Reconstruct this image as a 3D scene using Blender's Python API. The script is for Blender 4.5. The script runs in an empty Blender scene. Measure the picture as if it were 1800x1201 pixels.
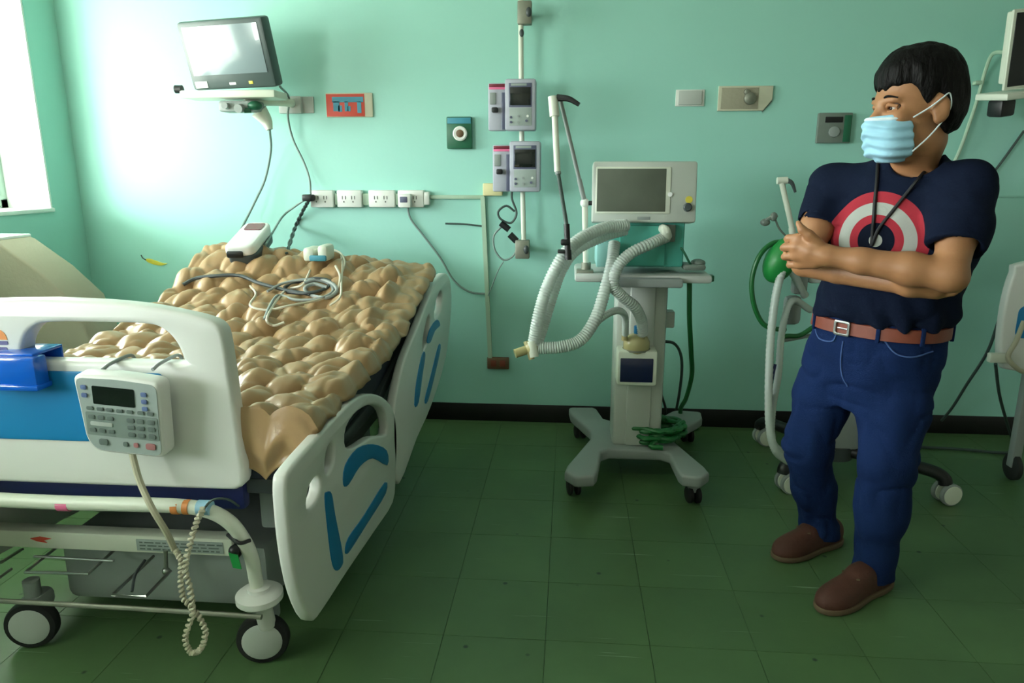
import bpy, bmesh, math, random
import numpy as np
from mathutils import Vector, Matrix, noise as mnoise
random.seed(7)
S = bpy.context.scene
COL = S.collection

# ------------------------------------------------------------------ camera
FPX = 1250.0; PITCH = math.radians(13.5); YAW = math.radians(4.6); CAMH = 1.35
cd = bpy.data.cameras.new('camera'); cam = bpy.data.objects.new('camera', cd); COL.objects.link(cam)
cd.sensor_fit = 'HORIZONTAL'; cd.sensor_width = 36.0; cd.lens = 36.0*FPX/1800.0; cd.clip_start = 0.05
cam.location = (0, 0, CAMH); cam.rotation_euler = (math.pi/2-PITCH, 0, YAW)
S.camera = cam
# ------------------------------------------------------------------ sky (bright overcast day, darker ground below)
W = bpy.data.worlds.new('sky'); S.world = W; W.use_nodes = True
wn = W.node_tree.nodes; wl = W.node_tree.links
bg = wn['Background']; bg.inputs['Strength'].default_value = 1.0
geo = wn.new('ShaderNodeNewGeometry'); sep = wn.new('ShaderNodeSeparateXYZ'); rmp = wn.new('ShaderNodeValToRGB')
wl.new(geo.outputs['Incoming'], sep.inputs[0])
mm = wn.new('ShaderNodeMath'); mm.operation = 'MULTIPLY_ADD'; mm.inputs[1].default_value = -0.5; mm.inputs[2].default_value = 0.5
wl.new(sep.outputs[2], mm.inputs[0]); wl.new(mm.outputs[0], rmp.inputs[0])
rmp.color_ramp.elements[0].position = 0.47; rmp.color_ramp.elements[0].color = (0.55, 0.56, 0.50, 1)
rmp.color_ramp.elements[1].position = 0.53; rmp.color_ramp.elements[1].color = (0.95, 0.98, 1.0, 1)
SKY = 15.0
vm = wn.new('ShaderNodeVectorMath'); vm.operation = 'SCALE'; vm.inputs['Scale'].default_value = SKY
wl.new(rmp.outputs[0], vm.inputs[0]); wl.new(vm.outputs[0], bg.inputs['Color'])
# the windows of the left wall: x of the inner face, y range, z range
WX = -2.64; WT = 0.30
WINS = [(2.05, 3.5), (-0.9, 1.1)]
WZ0, WZ1 = 1.146, 2.45
for k, (a, b) in enumerate(WINS):          # portals guide the sky light through the openings
    ld = bpy.data.lights.new('window_portal', 'AREA'); ld.shape = 'RECTANGLE'; ld.size = b-a; ld.size_y = WZ1-WZ0
    ld.cycles.is_portal = True
    lo = bpy.data.objects.new('window_portal', ld); COL.objects.link(lo)
    lo.location = (WX-WT-0.02, (a+b)/2, (WZ0+WZ1)/2); lo.rotation_euler = (math.pi/2, 0, -math.pi/2)
VS = S.view_settings
VS.view_transform = 'Standard'; VS.look = 'None'; VS.exposure = 1.4; VS.gamma = 1.0; VS.use_curve_mapping = False

# ------------------------------------------------------------------ pixel helpers (photo frame 1800 x 1201)
f0 = np.array([-math.sin(YAW)*math.cos(PITCH), math.cos(YAW)*math.cos(PITCH), -math.sin(PITCH)])
r0 = np.array([math.cos(YAW), math.sin(YAW), 0.0]); u0 = np.cross(r0, f0); C0 = np.array([0, 0, CAMH])
def ray(x, y): return f0+r0*(x-900)/FPX+u0*(600.5-y)/FPX
def PY(x, y, Y): d = ray(x, y); return C0+d*Y/d[1]
def PX(x, y, X): d = ray(x, y); return C0+d*X/d[0]
def PZ(x, y, z=0.0): d = ray(x, y); return C0+d*(z-CAMH)/d[2]
WY = 3.72
def WP(x, y, off=0.0): return PY(x, y, WY-off)

# ------------------------------------------------------------------ materials
def lin(c):
    if isinstance(c, str): c = tuple(int(c[i:i+2], 16)/255 for i in (0, 2, 4))
    return tuple((v/12.92 if v <= 0.04045 else ((v+0.055)/1.055)**2.4) for v in c)
def mat(name, col, rough=0.5, metal=0.0, var=0.12, vscale=6.0, bump=0.0, bscale=80.0, spec=0.5, trans=0.0, sub=0.0, coat=0.0, stretch=(1, 1, 1), alpha=1.0):
    m = bpy.data.materials.new(name); m.use_nodes = True
    n = m.node_tree.nodes; l = m.node_tree.links; p = n['Principled BSDF']
    c = lin(col)
    p.inputs['Roughness'].default_value = rough; p.inputs['Metallic'].default_value = metal
    p.inputs['Specular IOR Level'].default_value = spec; p.inputs['Transmission Weight'].default_value = trans
    p.inputs['Coat Weight'].default_value = coat; p.inputs['Alpha'].default_value = alpha
    if sub: p.inputs['Subsurface Weight'].default_value = sub; p.inputs['Subsurface Radius'].default_value = (0.012, 0.005, 0.003); p.inputs['Subsurface Scale'].default_value = 1.0
    tc = n.new('ShaderNodeTexCoord'); mp = n.new('ShaderNodeMapping'); mp.inputs['Scale'].default_value = stretch
    l.new(tc.outputs['Object'], mp.inputs[0])
    nz = n.new('ShaderNodeTexNoise'); nz.inputs['Scale'].default_value = vscale; nz.inputs['Detail'].default_value = 5
    l.new(mp.outputs[0], nz.inputs['Vector'])
    mx = n.new('ShaderNodeMix'); mx.data_type = 'RGBA'
    mx.inputs['A'].default_value = (*[v*(1-var) for v in c], 1); mx.inputs['B'].default_value = (*[min(1, v*(1+var)) for v in c], 1)
    l.new(nz.outputs['Fac'], mx.inputs['Factor']); l.new(mx.outputs['Result'], p.inputs['Base Color'])
    if bump:
        b2 = n.new('ShaderNodeTexNoise'); b2.inputs['Scale'].default_value = bscale; b2.inputs['Detail'].default_value = 4
        l.new(mp.outputs[0], b2.inputs['Vector'])
        bp = n.new('ShaderNodeBump'); bp.inputs['Strength'].default_value = bump; bp.inputs['Distance'].default_value = 0.01
        l.new(b2.outputs['Fac'], bp.inputs['Height']); l.new(bp.outputs[0], p.inputs['Normal'])
    return m
M = {}
M['wall'] = mat('mint_wall_paint', '9dd5c8', 0.42, var=0.04, vscale=2.0, bump=0.10, bscale=25)
M['cream_wall'] = mat('cream_wall_paint', 'd6d3c8', 0.7, var=0.03)
M['ceiling'] = mat('ceiling_paint', 'd2d2cb', 0.8, var=0.03)
M['baseboard'] = mat('black_vinyl', '0d0d0e', 0.45)
M['grout'] = mat('floor_joint', '3c5a3a', 0.8)
M['white_plastic'] = mat('white_plastic', 'd9decf', 0.38, var=0.05)
M['bed_white'] = mat('bed_ivory_plastic', 'dadbd6', 0.36, var=0.05, vscale=3)
M['grey_plastic'] = mat('grey_plastic', 'b9beb9', 0.45, var=0.06)
M['mid_grey'] = mat('mid_grey_plastic', '8e9693', 0.5, var=0.08)
M['dark_grey'] = mat('dark_grey_plastic', '3f4748', 0.42, var=0.1)
M['black'] = mat('black_plastic', '121416', 0.45, var=0.1)
M['rubber'] = mat('black_rubber', '1a1b1c', 0.7, var=0.15)
M['steel'] = mat('brushed_steel', 'a9aca8', 0.32, metal=0.9, var=0.08)
M['dull_metal'] = mat('dull_metal', '8b8d80', 0.5, metal=0.6, var=0.15, vscale=30)
M['paint_white'] = mat('white_powder_coat', 'd6dacb', 0.35, var=0.05)
M['blue'] = mat('bed_blue_inlay', '1179b0', 0.4, var=0.05)
M['tray_blue'] = mat('translucent_blue_plastic', '1466d8', 0.15, var=0.15, vscale=12, trans=0.15, coat=0.5)
M['navy'] = mat('navy_vinyl', '16205c', 0.5, var=0.12)
M['navy_dark'] = mat('dark_navy_ticking', '1b2133', 0.6, var=0.15)
M['tan'] = mat('tan_vinyl_bubble_pad', 'a88862', 0.33, var=0.10, vscale=9, bump=0.12, bscale=40)
M['beige_cloth'] = mat('beige_cover_cloth', 'a09c88', 0.85, var=0.06, bump=0.2, bscale=60)
M['screen_off'] = mat('dark_lcd', '161c1a', 0.12, var=0.05, coat=0.3)
M['screen_pale'] = mat('glossy_monitor_glass', '7f8e94', 0.22, var=0.03, spec=1.0, coat=1.0)
M['bezel'] = mat('charcoal_bezel', '42504f', 0.38, var=0.06)
M['vent_grey'] = mat('ventilator_grey_shell', 'bcc2ba', 0.42, var=0.04)
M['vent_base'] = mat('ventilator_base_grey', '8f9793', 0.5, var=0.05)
M['vent_teal'] = mat('ventilator_teal_shell', '4fa99a', 0.4, var=0.05)
M['vent_screen'] = mat('film_covered_lcd', '5d6458', 0.28, var=0.12, vscale=14, bump=0.15, bscale=14)
M['navy_lcd'] = mat('navy_lcd', '141c42', 0.15, var=0.2, vscale=60)
M['hose'] = mat('translucent_corrugated_hose', 'dce6e0', 0.3, var=0.05, trans=0.35)
M['green_hose'] = mat('green_oxygen_hose', '1c6a33', 0.4, var=0.1)
M['green_bag'] = mat('green_rubber_bag', '1f8a3e', 0.42, var=0.12)
M['green_plate'] = mat('green_outlet_plate', '1d6044', 0.4, var=0.08)
M['outlet_white'] = mat('outlet_white', 'e2e4de', 0.4, var=0.03)
M['outlet_grey'] = mat('outlet_grey', '707b73', 0.45, var=0.08)
M['outlet_dark'] = mat('outlet_slot', '3c423c', 0.6)
M['cream'] = mat('cream_plate', 'c9c7b0', 0.5, var=0.06)
M['brown_box'] = mat('brown_outlet', '6a5138', 0.5, var=0.15)
M['conduit'] = mat('painted_conduit', 'a9c2ab', 0.5, var=0.05)
M['yellow_box'] = mat('cream_yellow_box', 'd8cf9c', 0.5, var=0.06)
M['red'] = mat('red_print', 'cf4a38', 0.5, var=0.06)
M['teal_print'] = mat('teal_print', '3f8ea4', 0.5, var=0.06)
M['pump'] = mat('lavender_grey_pump', 'aeb0bd', 0.42, var=0.05)
M['pump_dark'] = mat('slate_pump_trim', '585c74', 0.42, var=0.08)
M['pink'] = mat('pink_label', 'e56f9b', 0.5, var=0.06)
M['crimson'] = mat('dark_red_display', '7a2c3c', 0.2, var=0.15)
M['orange'] = mat('orange_sticker', 'd98a4a', 0.5)
M['yellow'] = mat('yellow_sticker', 'cfc246', 0.5, var=0.2, vscale=40)
M['sticker_white'] = mat('white_sticker', 'eef0ee', 0.5, var=0.02)
M['purple_ink'] = mat('purple_ink', '5d5a86', 0.5)
M['sky_tag'] = mat('light_blue_tag', '8cb6cc', 0.5)
M['green_tag'] = mat('green_tag', '1d8f45', 0.5)
M['cable_grey'] = mat('grey_cable', '7c908a', 0.5, var=0.1)
M['cable_white'] = mat('white_cable', 'cfcab8', 0.45, var=0.06)
M['cable_dark'] = mat('dark_cable', '3a4a46', 0.5, var=0.1)
M['cable_beige'] = mat('beige_coiled_cable', 'b7b29b', 0.5, var=0.06)
M['keypad'] = mat('keypad_grey', '76837d', 0.5, var=0.05)
M['keypad_light'] = mat('keypad_light_grey', '98a39f', 0.5, var=0.05)
M['button'] = mat('keypad_button_grey', '5f6b66', 0.5, var=0.05)
M['button_mark'] = mat('keypad_button_pale', 'a3aba5', 0.5, var=0.05)
M['button_red'] = mat('keypad_button_red', 'a57070', 0.5, var=0.05)
M['button_blue'] = mat('keypad_button_blue', '5a6c96', 0.5, var=0.05)
M['amber'] = mat('amber_clear_plastic', 'cfc48e', 0.2, trans=0.3, var=0.1)
M['skin'] = mat('skin', 'a5744f', 0.5, var=0.12, vscale=14, sub=0.05, bump=0.05, bscale=150)
M['hair'] = mat('black_hair', '0c0b0b', 0.55, var=0.4, vscale=120, bump=0.6, bscale=120, stretch=(1, 1, 0.25), spec=0.15)
M['mask'] = mat('light_blue_mask', '9ccbe0', 0.75, var=0.05, bump=0.1, bscale=120)
M['mask_white'] = mat('mask_white_edge', 'dbe6ea', 0.75, var=0.04)
M['denim'] = mat('dark_blue_denim', '13264e', 0.9, spec=0.12, var=0.35, vscale=7, bump=0.25, bscale=220)
M['denim_light'] = mat('denim_stitching', '3c578c', 0.85, var=0.2)
M['leather'] = mat('brown_belt_leather', '7c3c2a', 0.5, var=0.15, vscale=20)
M['shoe'] = mat('brown_suede', '4a271b', 0.7, var=0.2, vscale=25, bump=0.15)
M['sole'] = mat('tan_rubber_sole', '5b4a35', 0.8, var=0.1)
M['eye'] = mat('eye_white', 'b9b0a6', 0.3); M['iris'] = mat('dark_iris', '1c120d', 0.2)
M['lanyard'] = mat('black_lanyard', '0c0d12', 0.6)
M['frame_green'] = mat('grey_green_window_frame', '8fa79a', 0.5, var=0.05)
M['reveal'] = mat('white_window_reveal', 'e9efe9', 0.6, var=0.02)

def glass_mat():
    m = bpy.data.materials.new('window_glass'); m.use_nodes = True
    n = m.node_tree.nodes; l = m.node_tree.links; n.clear()
    o = n.new('ShaderNodeOutputMaterial'); t = n.new('ShaderNodeBsdfTransparent'); g = n.new('ShaderNodeBsdfGlossy'); x = n.new('ShaderNodeMixShader')
    t.inputs[0].default_value = (0.96, 0.98, 0.97, 1); g.inputs['Roughness'].default_value = 0.03; x.inputs[0].default_value = 0.06
    l.new(t.outputs[0], x.inputs[1]); l.new(g.outputs[0], x.inputs[2]); l.new(x.outputs[0], o.inputs[0]); return m
M['glass'] = glass_mat()

def tile_mat():
    m = bpy.data.materials.new('green_vinyl_tile'); m.use_nodes = True
    n = m.node_tree.nodes; l = m.node_tree.links; p = n['Principled BSDF']
    p.inputs['Roughness'].default_value = 0.42
    p.inputs['Specular IOR Level'].default_value = 0.4
    geo = n.new('ShaderNodeNewGeometry'); oi = n.new('ShaderNodeObjectInfo')
    nz = n.new('ShaderNodeTexNoise'); nz.inputs['Scale'].default_value = 3.0; nz.inputs['Detail'].default_value = 8; nz.inputs['Roughness'].default_value = 0.65
    l.new(geo.outputs['Position'], nz.inputs['Vector'])
    add = n.new('ShaderNodeMath'); add.operation = 'MULTIPLY_ADD'; add.inputs[1].default_value = 0.22
    l.new(oi.outputs['Random'], add.inputs[0]); l.new(nz.outputs['Fac'], add.inputs[2])
    r = n.new('ShaderNodeValToRGB'); l.new(add.outputs[0], r.inputs[0])
    r.color_ramp.elements[0].position = 0.25; r.color_ramp.elements[0].color = (*lin('455f3c'), 1)
    r.color_ramp.elements[1].position = 0.9; r.color_ramp.elements[1].color = (*lin('547349'), 1)
    # pale scratches and dark scuffs
    mp = n.new('ShaderNodeMapping'); mp.inputs['Scale'].default_value = (2.2, 60, 1); l.new(geo.outputs['Position'], mp.inputs[0])
    s1 = n.new('ShaderNodeTexNoise'); s1.inputs['Scale'].default_value = 1.3; s1.inputs['Detail'].default_value = 2; l.new(mp.outputs[0], s1.inputs['Vector'])
    c1 = n.new('ShaderNodeValToRGB'); c1.color_ramp.elements[0].position = 0.70; c1.color_ramp.elements[1].position = 0.78; l.new(s1.outputs['Fac'], c1.inputs[0])
    mx = n.new('ShaderNodeMix'); mx.data_type = 'RGBA'; mx.inputs['B'].default_value = (*lin('8aa088'), 1)
    l.new(c1.outputs[0], mx.inputs['Factor']); l.new(r.outputs[0], mx.inputs['A'])
    s2 = n.new('ShaderNodeTexVoronoi'); s2.inputs['Scale'].default_value = 7.0; l.new(geo.outputs['Position'], s2.inputs['Vector'])
    c2 = n.new('ShaderNodeValToRGB'); c2.color_ramp.elements[0].position = 0.035; c2.color_ramp.elements[0].color = (1, 1, 1, 1); c2.color_ramp.elements[1].position = 0.07; c2.color_ramp.elements[1].color = (0, 0, 0, 1)
    l.new(s2.outputs['Distance'], c2.inputs[0])
    mx2 = n.new('ShaderNodeMix'); mx2.data_type = 'RGBA'; mx2.inputs['B'].default_value = (*lin('23392a'), 1)
    l.new(c2.outputs[0], mx2.inputs['Factor']); l.new(mx.outputs['Result'], mx2.inputs['A']); l.new(mx2.outputs['Result'], p.inputs['Base Color'])
    return m
M['tile'] = tile_mat()

# ------------------------------------------------------------------ mesh helpers
def catmull(pts, n=8, closed=False):
    P = [np.array(p, float) for p in pts]; out = []
    N = len(P); rng = range(N if closed else N-1)
    for i in rng:
        if closed: a, b, c, d = P[(i-1) % N], P[i], P[(i+1) % N], P[(i+2) % N]
        else: b, c = P[i], P[i+1]; a = P[i-1] if i > 0 else 2*b-c; d = P[i+2] if i+2 < N else 2*c-b
        for k in range(n):
            t = k/n; out.append(0.5*((2*b)+(c-a)*t+(2*a-5*b+4*c-d)*t*t+(3*b-a-3*c+d)*t**3))
    if not closed: out.append(P[-1])
    return out
class MB:
    def __init__(s): s.v = []; s.f = []
    def add(s, v, f, mtx=None):
        o = len(s.v)
        if mtx is not None: v = [mtx @ Vector(p) for p in v]
        s.v += [tuple(float(q) for q in p) for p in v]; s.f += [[i+o for i in q] for q in f]; return s
    def bm(s, b, mtx=None):
        b.verts.ensure_lookup_table(); b.verts.index_update()
        s.add([v.co[:] for v in b.verts], [[v.index for v in f.verts] for f in b.faces], mtx); b.free(); return s
    def box(s, c, d, r=0.0, mtx=None, seg=2):
        b = bmesh.new(); bmesh.ops.create_cube(b, size=1.0)
        for v in b.verts: v.co = Vector((v.co.x*d[0], v.co.y*d[1], v.co.z*d[2]))
        if r > 0: bmesh.ops.bevel(b, geom=b.edges[:]+b.verts[:], offset=min(r, min(d)*0.49), segments=seg, profile=0.5, affect='EDGES')
        for v in b.verts: v.co += Vector(c)
        return s.bm(b, mtx)
    def box2(s, a, b, r=0.0, mtx=None, seg=2):
        a = np.array(a, float); b = np.array(b, float)
        return s.box((a+b)/2, np.abs(b-a), r, mtx, seg)
    def tube(s, pts, r, n=10, smooth=6, closed=False, cap=True):
        P = catmull(pts, smooth, closed) if smooth else [np.array(p, float) for p in pts]
        N = len(P); R = r if callable(r) else (lambda t: r)
        V = []; prev = None
        for i, p in enumerate(P):
            t = P[(i+1) % N]-P[i-1] if closed else P[min(i+1, N-1)]-P[max(i-1, 0)]
            t = t/(np.linalg.norm(t)+1e-12)
            if prev is None:
                a = np.array([0, 0, 1.0]) if abs(t[2]) < 0.9 else np.array([1.0, 0, 0]); prev = np.cross(t, a)
            nn = prev-t*np.dot(prev, t); nn /= (np.linalg.norm(nn)+1e-12); prev = nn; bb = np.cross(t, nn)
            rr = R(i/max(1, N-1))
            for k in range(n):
                q = 2*math.pi*k/n; V.append(p+rr*(math.cos(q)*nn+math.sin(q)*bb))
        Fc = []
        for i in range(N if closed else N-1):
            for k in range(n):
                a = i*n+k; b = i*n+(k+1) % n; c = ((i+1) % N)*n+(k+1) % n; d = ((i+1) % N)*n+k; Fc.append([a, b, c, d])
        if cap and not closed: Fc += [list(range(n))[::-1], [(N-1)*n+k for k in range(n)]]
        return s.add(V, Fc)
    def cyl(s, a, b, r, r2=None, n=20):
        r2 = r if r2 is None else r2
        return s.tube([a, b], lambda t: r+(r2-r)*t, n=n, smooth=0)
    def lathe(s, prof, n=24, mtx=None):         # prof: (radius, height) about local z
        V = [(r*math.cos(2*math.pi*k/n), r*math.sin(2*math.pi*k/n), h) for r, h in prof for k in range(n)]
        Fc = [[i*n+k, i*n+(k+1) % n, (i+1)*n+(k+1) % n, (i+1)*n+k] for i in range(len(prof)-1) for k in range(n)]
        Fc += [list(range(n))[::-1], [(len(prof)-1)*n+k for k in range(n)]]
        return s.add(V, Fc, mtx)
    def plate(s, loops, th, mtx, bev=0.0):      # filled outline with holes, extruded +-th/2 along local z
        cu = bpy.data.curves.new('t', 'CURVE'); cu.dimensions = '2D'; cu.fill_mode = 'BOTH'
        cu.extrude = max(th/2-bev, 0.0001); cu.bevel_depth = bev; cu.bevel_resolution = 2; cu.offset = -bev
        for lp in loops:
            sp = cu.splines.new('POLY'); sp.points.add(len(lp)-1); sp.use_cyclic_u = True
            for q, p in zip(sp.points, lp): q.co = (p[0], p[1], 0, 1)
        ob = bpy.data.objects.new('t', cu); me = bpy.data.meshes.new_from_object(ob)
        bmx = bmesh.new(); bmx.from_mesh(me); bmesh.ops.remove_doubles(bmx, verts=bmx.verts[:], dist=1e-5); s.bm(bmx, mtx)
        bpy.data.objects.remove(ob); bpy.data.curves.remove(cu); bpy.data.meshes.remove(me); return s
    def sphere(s, c, r, seg=16, mtx=None):
        b = bmesh.new(); bmesh.ops.create_uvsphere(b, u_segments=seg, v_segments=seg//2, radius=1.0)
        rr = (r, r, r) if np.isscalar(r) else r
        R = mtx.to_3x3() if mtx is not None else Matrix.Identity(3)
        for v in b.verts: v.co = Vector(c)+R @ Vector((v.co.x*rr[0], v.co.y*rr[1], v.co.z*rr[2]))
        return s.bm(b)
    def build(s, name, m, parent=None, angle=35, smooth=True):
        o = Vector((0, 0, 0)); q = parent
        while q is not None: o += q.location; q = q.parent
        me = bpy.data.meshes.new(name); me.from_pydata([(p[0]-o.x, p[1]-o.y, p[2]-o.z) for p in s.v], [], s.f)
        me.materials.append(M[m] if isinstance(m, str) else m); me.update()
        if smooth:
            me.polygons.foreach_set('use_smooth', [True]*len(me.polygons)); me.set_sharp_from_angle(angle=math.radians(angle))
        b = bmesh.new(); b.from_mesh(me); bmesh.ops.recalc_face_normals(b, faces=b.faces[:]); b.to_mesh(me); b.free()
        ob = bpy.data.objects.new(name, me); COL.objects.link(ob)
        if parent is not None: ob.parent = parent
        return ob
def tag(o, label=None, cat=None, group=None, kind=None):
    if label: o['label'] = label
    if cat: o['category'] = cat
    if group: o['group'] = group
    if kind: o['kind'] = kind
    return o
def thing(name, label, cat, loc, group=None):
    o = bpy.data.objects.new(name, None); COL.objects.link(o); o.location = Vector([float(v) for v in loc]); o.empty_display_size = 0.05
    return tag(o, label, cat, group)
def one(name, mb, m, label, cat, group=None, **k):
    return tag(mb.build(name, m, None, **k), label, cat, group)
def frame(o, x, y, z):                # matrix from origin and axes
    return Matrix(((x[0], y[0], z[0], o[0]), (x[1], y[1], z[1], o[1]), (x[2], y[2], z[2], o[2]), (0, 0, 0, 1)))
WALLM = lambda p: frame(p, (1, 0, 0), (0, 0, 1), (0, -1, 0))        # local xy on the back wall, z towards the room
def arc(cx, cy, r, a0, a1, n=8): return [(cx+r*math.cos(math.radians(a0+(a1-a0)*k/n)), cy+r*math.sin(math.radians(a0+(a1-a0)*k/n))) for k in range(n+1)]
def rrect(x0, y0, x1, y1, r, n=5): return arc(x1-r, y1-r, r, 0, 90, n)+arc(x0+r, y1-r, r, 90, 180, n)+arc(x0+r, y0+r, r, 180, 270, n)+arc(x1-r, y0+r, r, 270, 360, n)
def roundpoly(pts, r, n=4):
    out = []; N = len(pts)
    for i in range(N):
        p, q, w = (np.array(pts[j % N], float) for j in (i-1, i, i+1))
        a = q+(p-q)/np.linalg.norm(p-q)*min(r, np.linalg.norm(p-q)*0.45); b = q+(w-q)/np.linalg.norm(w-q)*min(r, np.linalg.norm(w-q)*0.45)
        for k in range(n+1): t = k/n; out.append(tuple((1-t)**2*a+2*t*(1-t)*q+t*t*b))
    return out
def circle(cx, cy, r, n=24): return [(cx+r*math.cos(2*math.pi*k/n), cy+r*math.sin(2*math.pi*k/n)) for k in range(n)]

# ================================================================== THE ROOM
X0, X1, Y0, Y1, ZC = WX, 4.3, -2.0, WY, 2.8
fl = tag(MB().box2((X0-0.3, Y0-0.2, -0.12), (X1+0.2, Y1+0.2, -0.0025)).build('floor', 'grout', smooth=False), kind='structure')
T = 0.305
tx0 = PZ(965, 1010)[0] % T; ty0 = PZ(1030, 947)[1] % T
def tile_mb(x0, y0, x1, y1, mb=None):
    mb = mb or MB(); g = 0.0005; c = 0.0006; x0 += g; y0 += g; x1 -= g; y1 -= g
    mb.add([(x0, y0, -0.0025), (x1, y0, -0.0025), (x1, y1, -0.0025), (x0, y1, -0.0025), (x0+c, y0+c, 0), (x1-c, y0+c, 0), (x1-c, y1-c, 0), (x0+c, y1-c, 0)],
           [[4, 5, 6, 7], [0, 1, 5, 4], [1, 2, 6, 5], [2, 3, 7, 6], [3, 0, 4, 7]]); return mb
rest = MB(); shared = None
i0 = math.floor((X0-tx0)/T); i1 = math.ceil((X1-tx0)/T); j0 = math.floor((Y0-ty0)/T); j1 = math.ceil((Y1-ty0)/T)
for j in range(j0, j1):
    for i in range(i0, i1):
        a, b = tx0+i*T, ty0+j*T; c, d = a+T, b+T
        ca, cb, cc, cdd = max(a, X0), max(b, Y0), min(c, X1), min(d, Y1)
        if cc-ca < 0.01 or cdd-cb < 0.01: continue
        vis = b > 1.15 and c > -0.55*d-0.75 and a < 0.62*d+0.3
        if not vis: tile_mb(ca, cb, cc, cdd, rest); continue
        if (ca, cb, cc, cdd) == (a, b, c, d):
            if shared is None:
                o = tile_mb(-T/2, -T/2, T/2, T/2).build('floor_tile', 'tile', smooth=False); shared = o.data
            else: o = bpy.data.objects.new('floor_tile', shared); COL.objects.link(o)
            o.location = (a+T/2, b+T/2, 0)
        else: o = tile_mb(ca, cb, cc, cdd).build('floor_tile', 'tile', smooth=False)
        o.parent = fl
rt = rest.build('floor_tiles', 'tile', fl, smooth=False); rt['kind'] = 'stuff'
tag(MB().box2((X0-WT, Y1, -0.12), (X1+0.2, Y1+0.2, ZC)).build('wall_back', 'wall', smooth=False), kind='structure')
tag(MB().box2((X1, Y0, -0.12), (X1+0.2, Y1, ZC)).build('wall_right', 'cream_wall', smooth=False), kind='structure')
tag(MB().box2((X0-WT, Y0-0.2, -0.12), (X1+0.2, Y0, ZC)).build('wall_front', 'cream_wall', smooth=False), kind='structure')
tag(MB().box2((X0-WT, Y0-0.2, ZC), (X1+0.2, Y1+0.2, ZC+0.15)).build('ceiling', 'ceiling', smooth=False), kind='structure')
wl_ = MB(); ys = [Y0]+[v for ab in sorted(WINS) for v in ab]+[Y1]
for k in range(0, len(ys), 2): wl_.box2((X0-WT, ys[k], -0.12), (X0, ys[k+1], ZC))
for a, b in WINS: wl_.box2((X0-WT, a, -0.12), (X0, b, WZ0)); wl_.box2((X0-WT, a, WZ1), (X0, b, ZC))
tag(wl_.build('wall_left', 'wall', smooth=False), kind='structure')
for k, (a, b) in enumerate(WINS):
    t = 0.012
    w = tag(MB().box2((X0-WT, a, WZ0), (X0-0.002, a+t, WZ1)).box2((X0-WT, b-t, WZ0), (X0-0.002, b, WZ1)).box2((X0-WT, a, WZ1-t), (X0-0.002, b, WZ1)).build('window_%d' % (k+1), 'reveal', smooth=False), kind='structure')
    MB().box2((X0-WT, a, WZ0), (X0+0.012, b, WZ0+0.02), 0.004).build('window_sill', 'reveal', w)
    xf = X0-WT+0.05; fr = MB(); fw = 0.045
    for z in (WZ0+0.02, WZ1-t-fw): fr.box2((xf-0.02, a+t, z), (xf+0.02, b-t, z+fw), 0.003)
    nP = max(2, round((b-a)/0.55))
    for q in range(nP+1):
        y = a+t+(b-a-2*t-fw)*q/nP; fr.box2((xf-0.02, y, WZ0+0.02), (xf+0.02, y+fw, WZ1-t), 0.003)
    fr.build('window_frame', 'frame_green', w)
    for q in range(nP):
        ya = a+t+(b-a-2*t-fw)*q/nP+fw; yb = a+t+(b-a-2*t-fw)*(q+1)/nP
        MB().box2((xf-0.003, ya, WZ0+0.02+fw), (xf+0.003, yb, WZ1-t-fw)).build('window_pane', 'glass', w, smooth=False)
# unseen slab added outside above the windows to block high sky light
tag(MB().box2((X0-WT-1.5, Y0-0.2, WZ1+0.02), (X0-WT-0.03, Y1+0.2, WZ1+0.14)).box2((X0-WT-1.5, Y0-0.2, WZ1-0.28), (X0-WT-1.40, Y1+0.2, WZ1+0.02)).build('sky_blocker', 'ceiling', smooth=False), kind='structure')
tag(MB().box2((X0, Y1-0.008, 0), (X1, Y1, 0.10), 0.003).build('baseboard_back', 'baseboard'), kind='structure')
tag(MB().box2((X0, Y0, 0), (X0+0.008, Y1-0.009, 0.10), 0.003).build('baseboard_left', 'baseboard'), kind='structure')

# ================================================================== HOSPITAL BED
BX = -1.16; FY = 1.60; RX = -0.63
bed = thing('hospital_bed', 'ivory hospital bed with blue inlays, footboard nearest the camera', 'bed', (BX, 2.4, 0))
XZ = lambda y: frame((0, y, 0), (1, 0, 0), (0, 0, 1), (0, -1, 0))            # local (x, z) drawn at depth y
FBX = -1.255
def mirror(pts, c=None): c = FBX if c is None else c; return [(2*c-p[0], p[1]) for p in pts][::-1]
half = [(FBX, 1.047), (-1.12, 1.043), (-1.02, 1.035), (-0.93, 1.020), (-0.865, 1.005), (-0.832, 0.985), (-0.822, 0.94), (-0.815, 0.80), (-0.808, 0.64), (-0.808, 0.585), (-0.828, 0.566), (-0.88, 0.562), (FBX, 0.562)]
outl = [p[:2] for p in catmull(half, 3)] + [tuple(p) for p in mirror([q[:2] for q in catmull(half, 3)])][1:-1]
hh = [(-1.14, 0.992), (-1.02, 0.990), (-0.975, 0.978), (-0.945, 0.945), (-0.932, 0.905), (-0.940, 0.893), (-1.14, 0.893)]
hole = [p[:2] for p in catmull(hh, 3)] + [tuple(p) for p in mirror([q[:2] for q in catmull(hh, 3)], -1.14)][1:-1]
MB().plate([outl, hole], 0.055, XZ(FY+0.0275), 0.012).build('footboard', 'bed_white', bed, 50)
MB().plate([rrect(-1.52, 0.685, -0.985, 0.868, 0.015)], 0.006, XZ(FY-0.001), 0.002).build('footboard_inlay', 'blue', bed)
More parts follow.
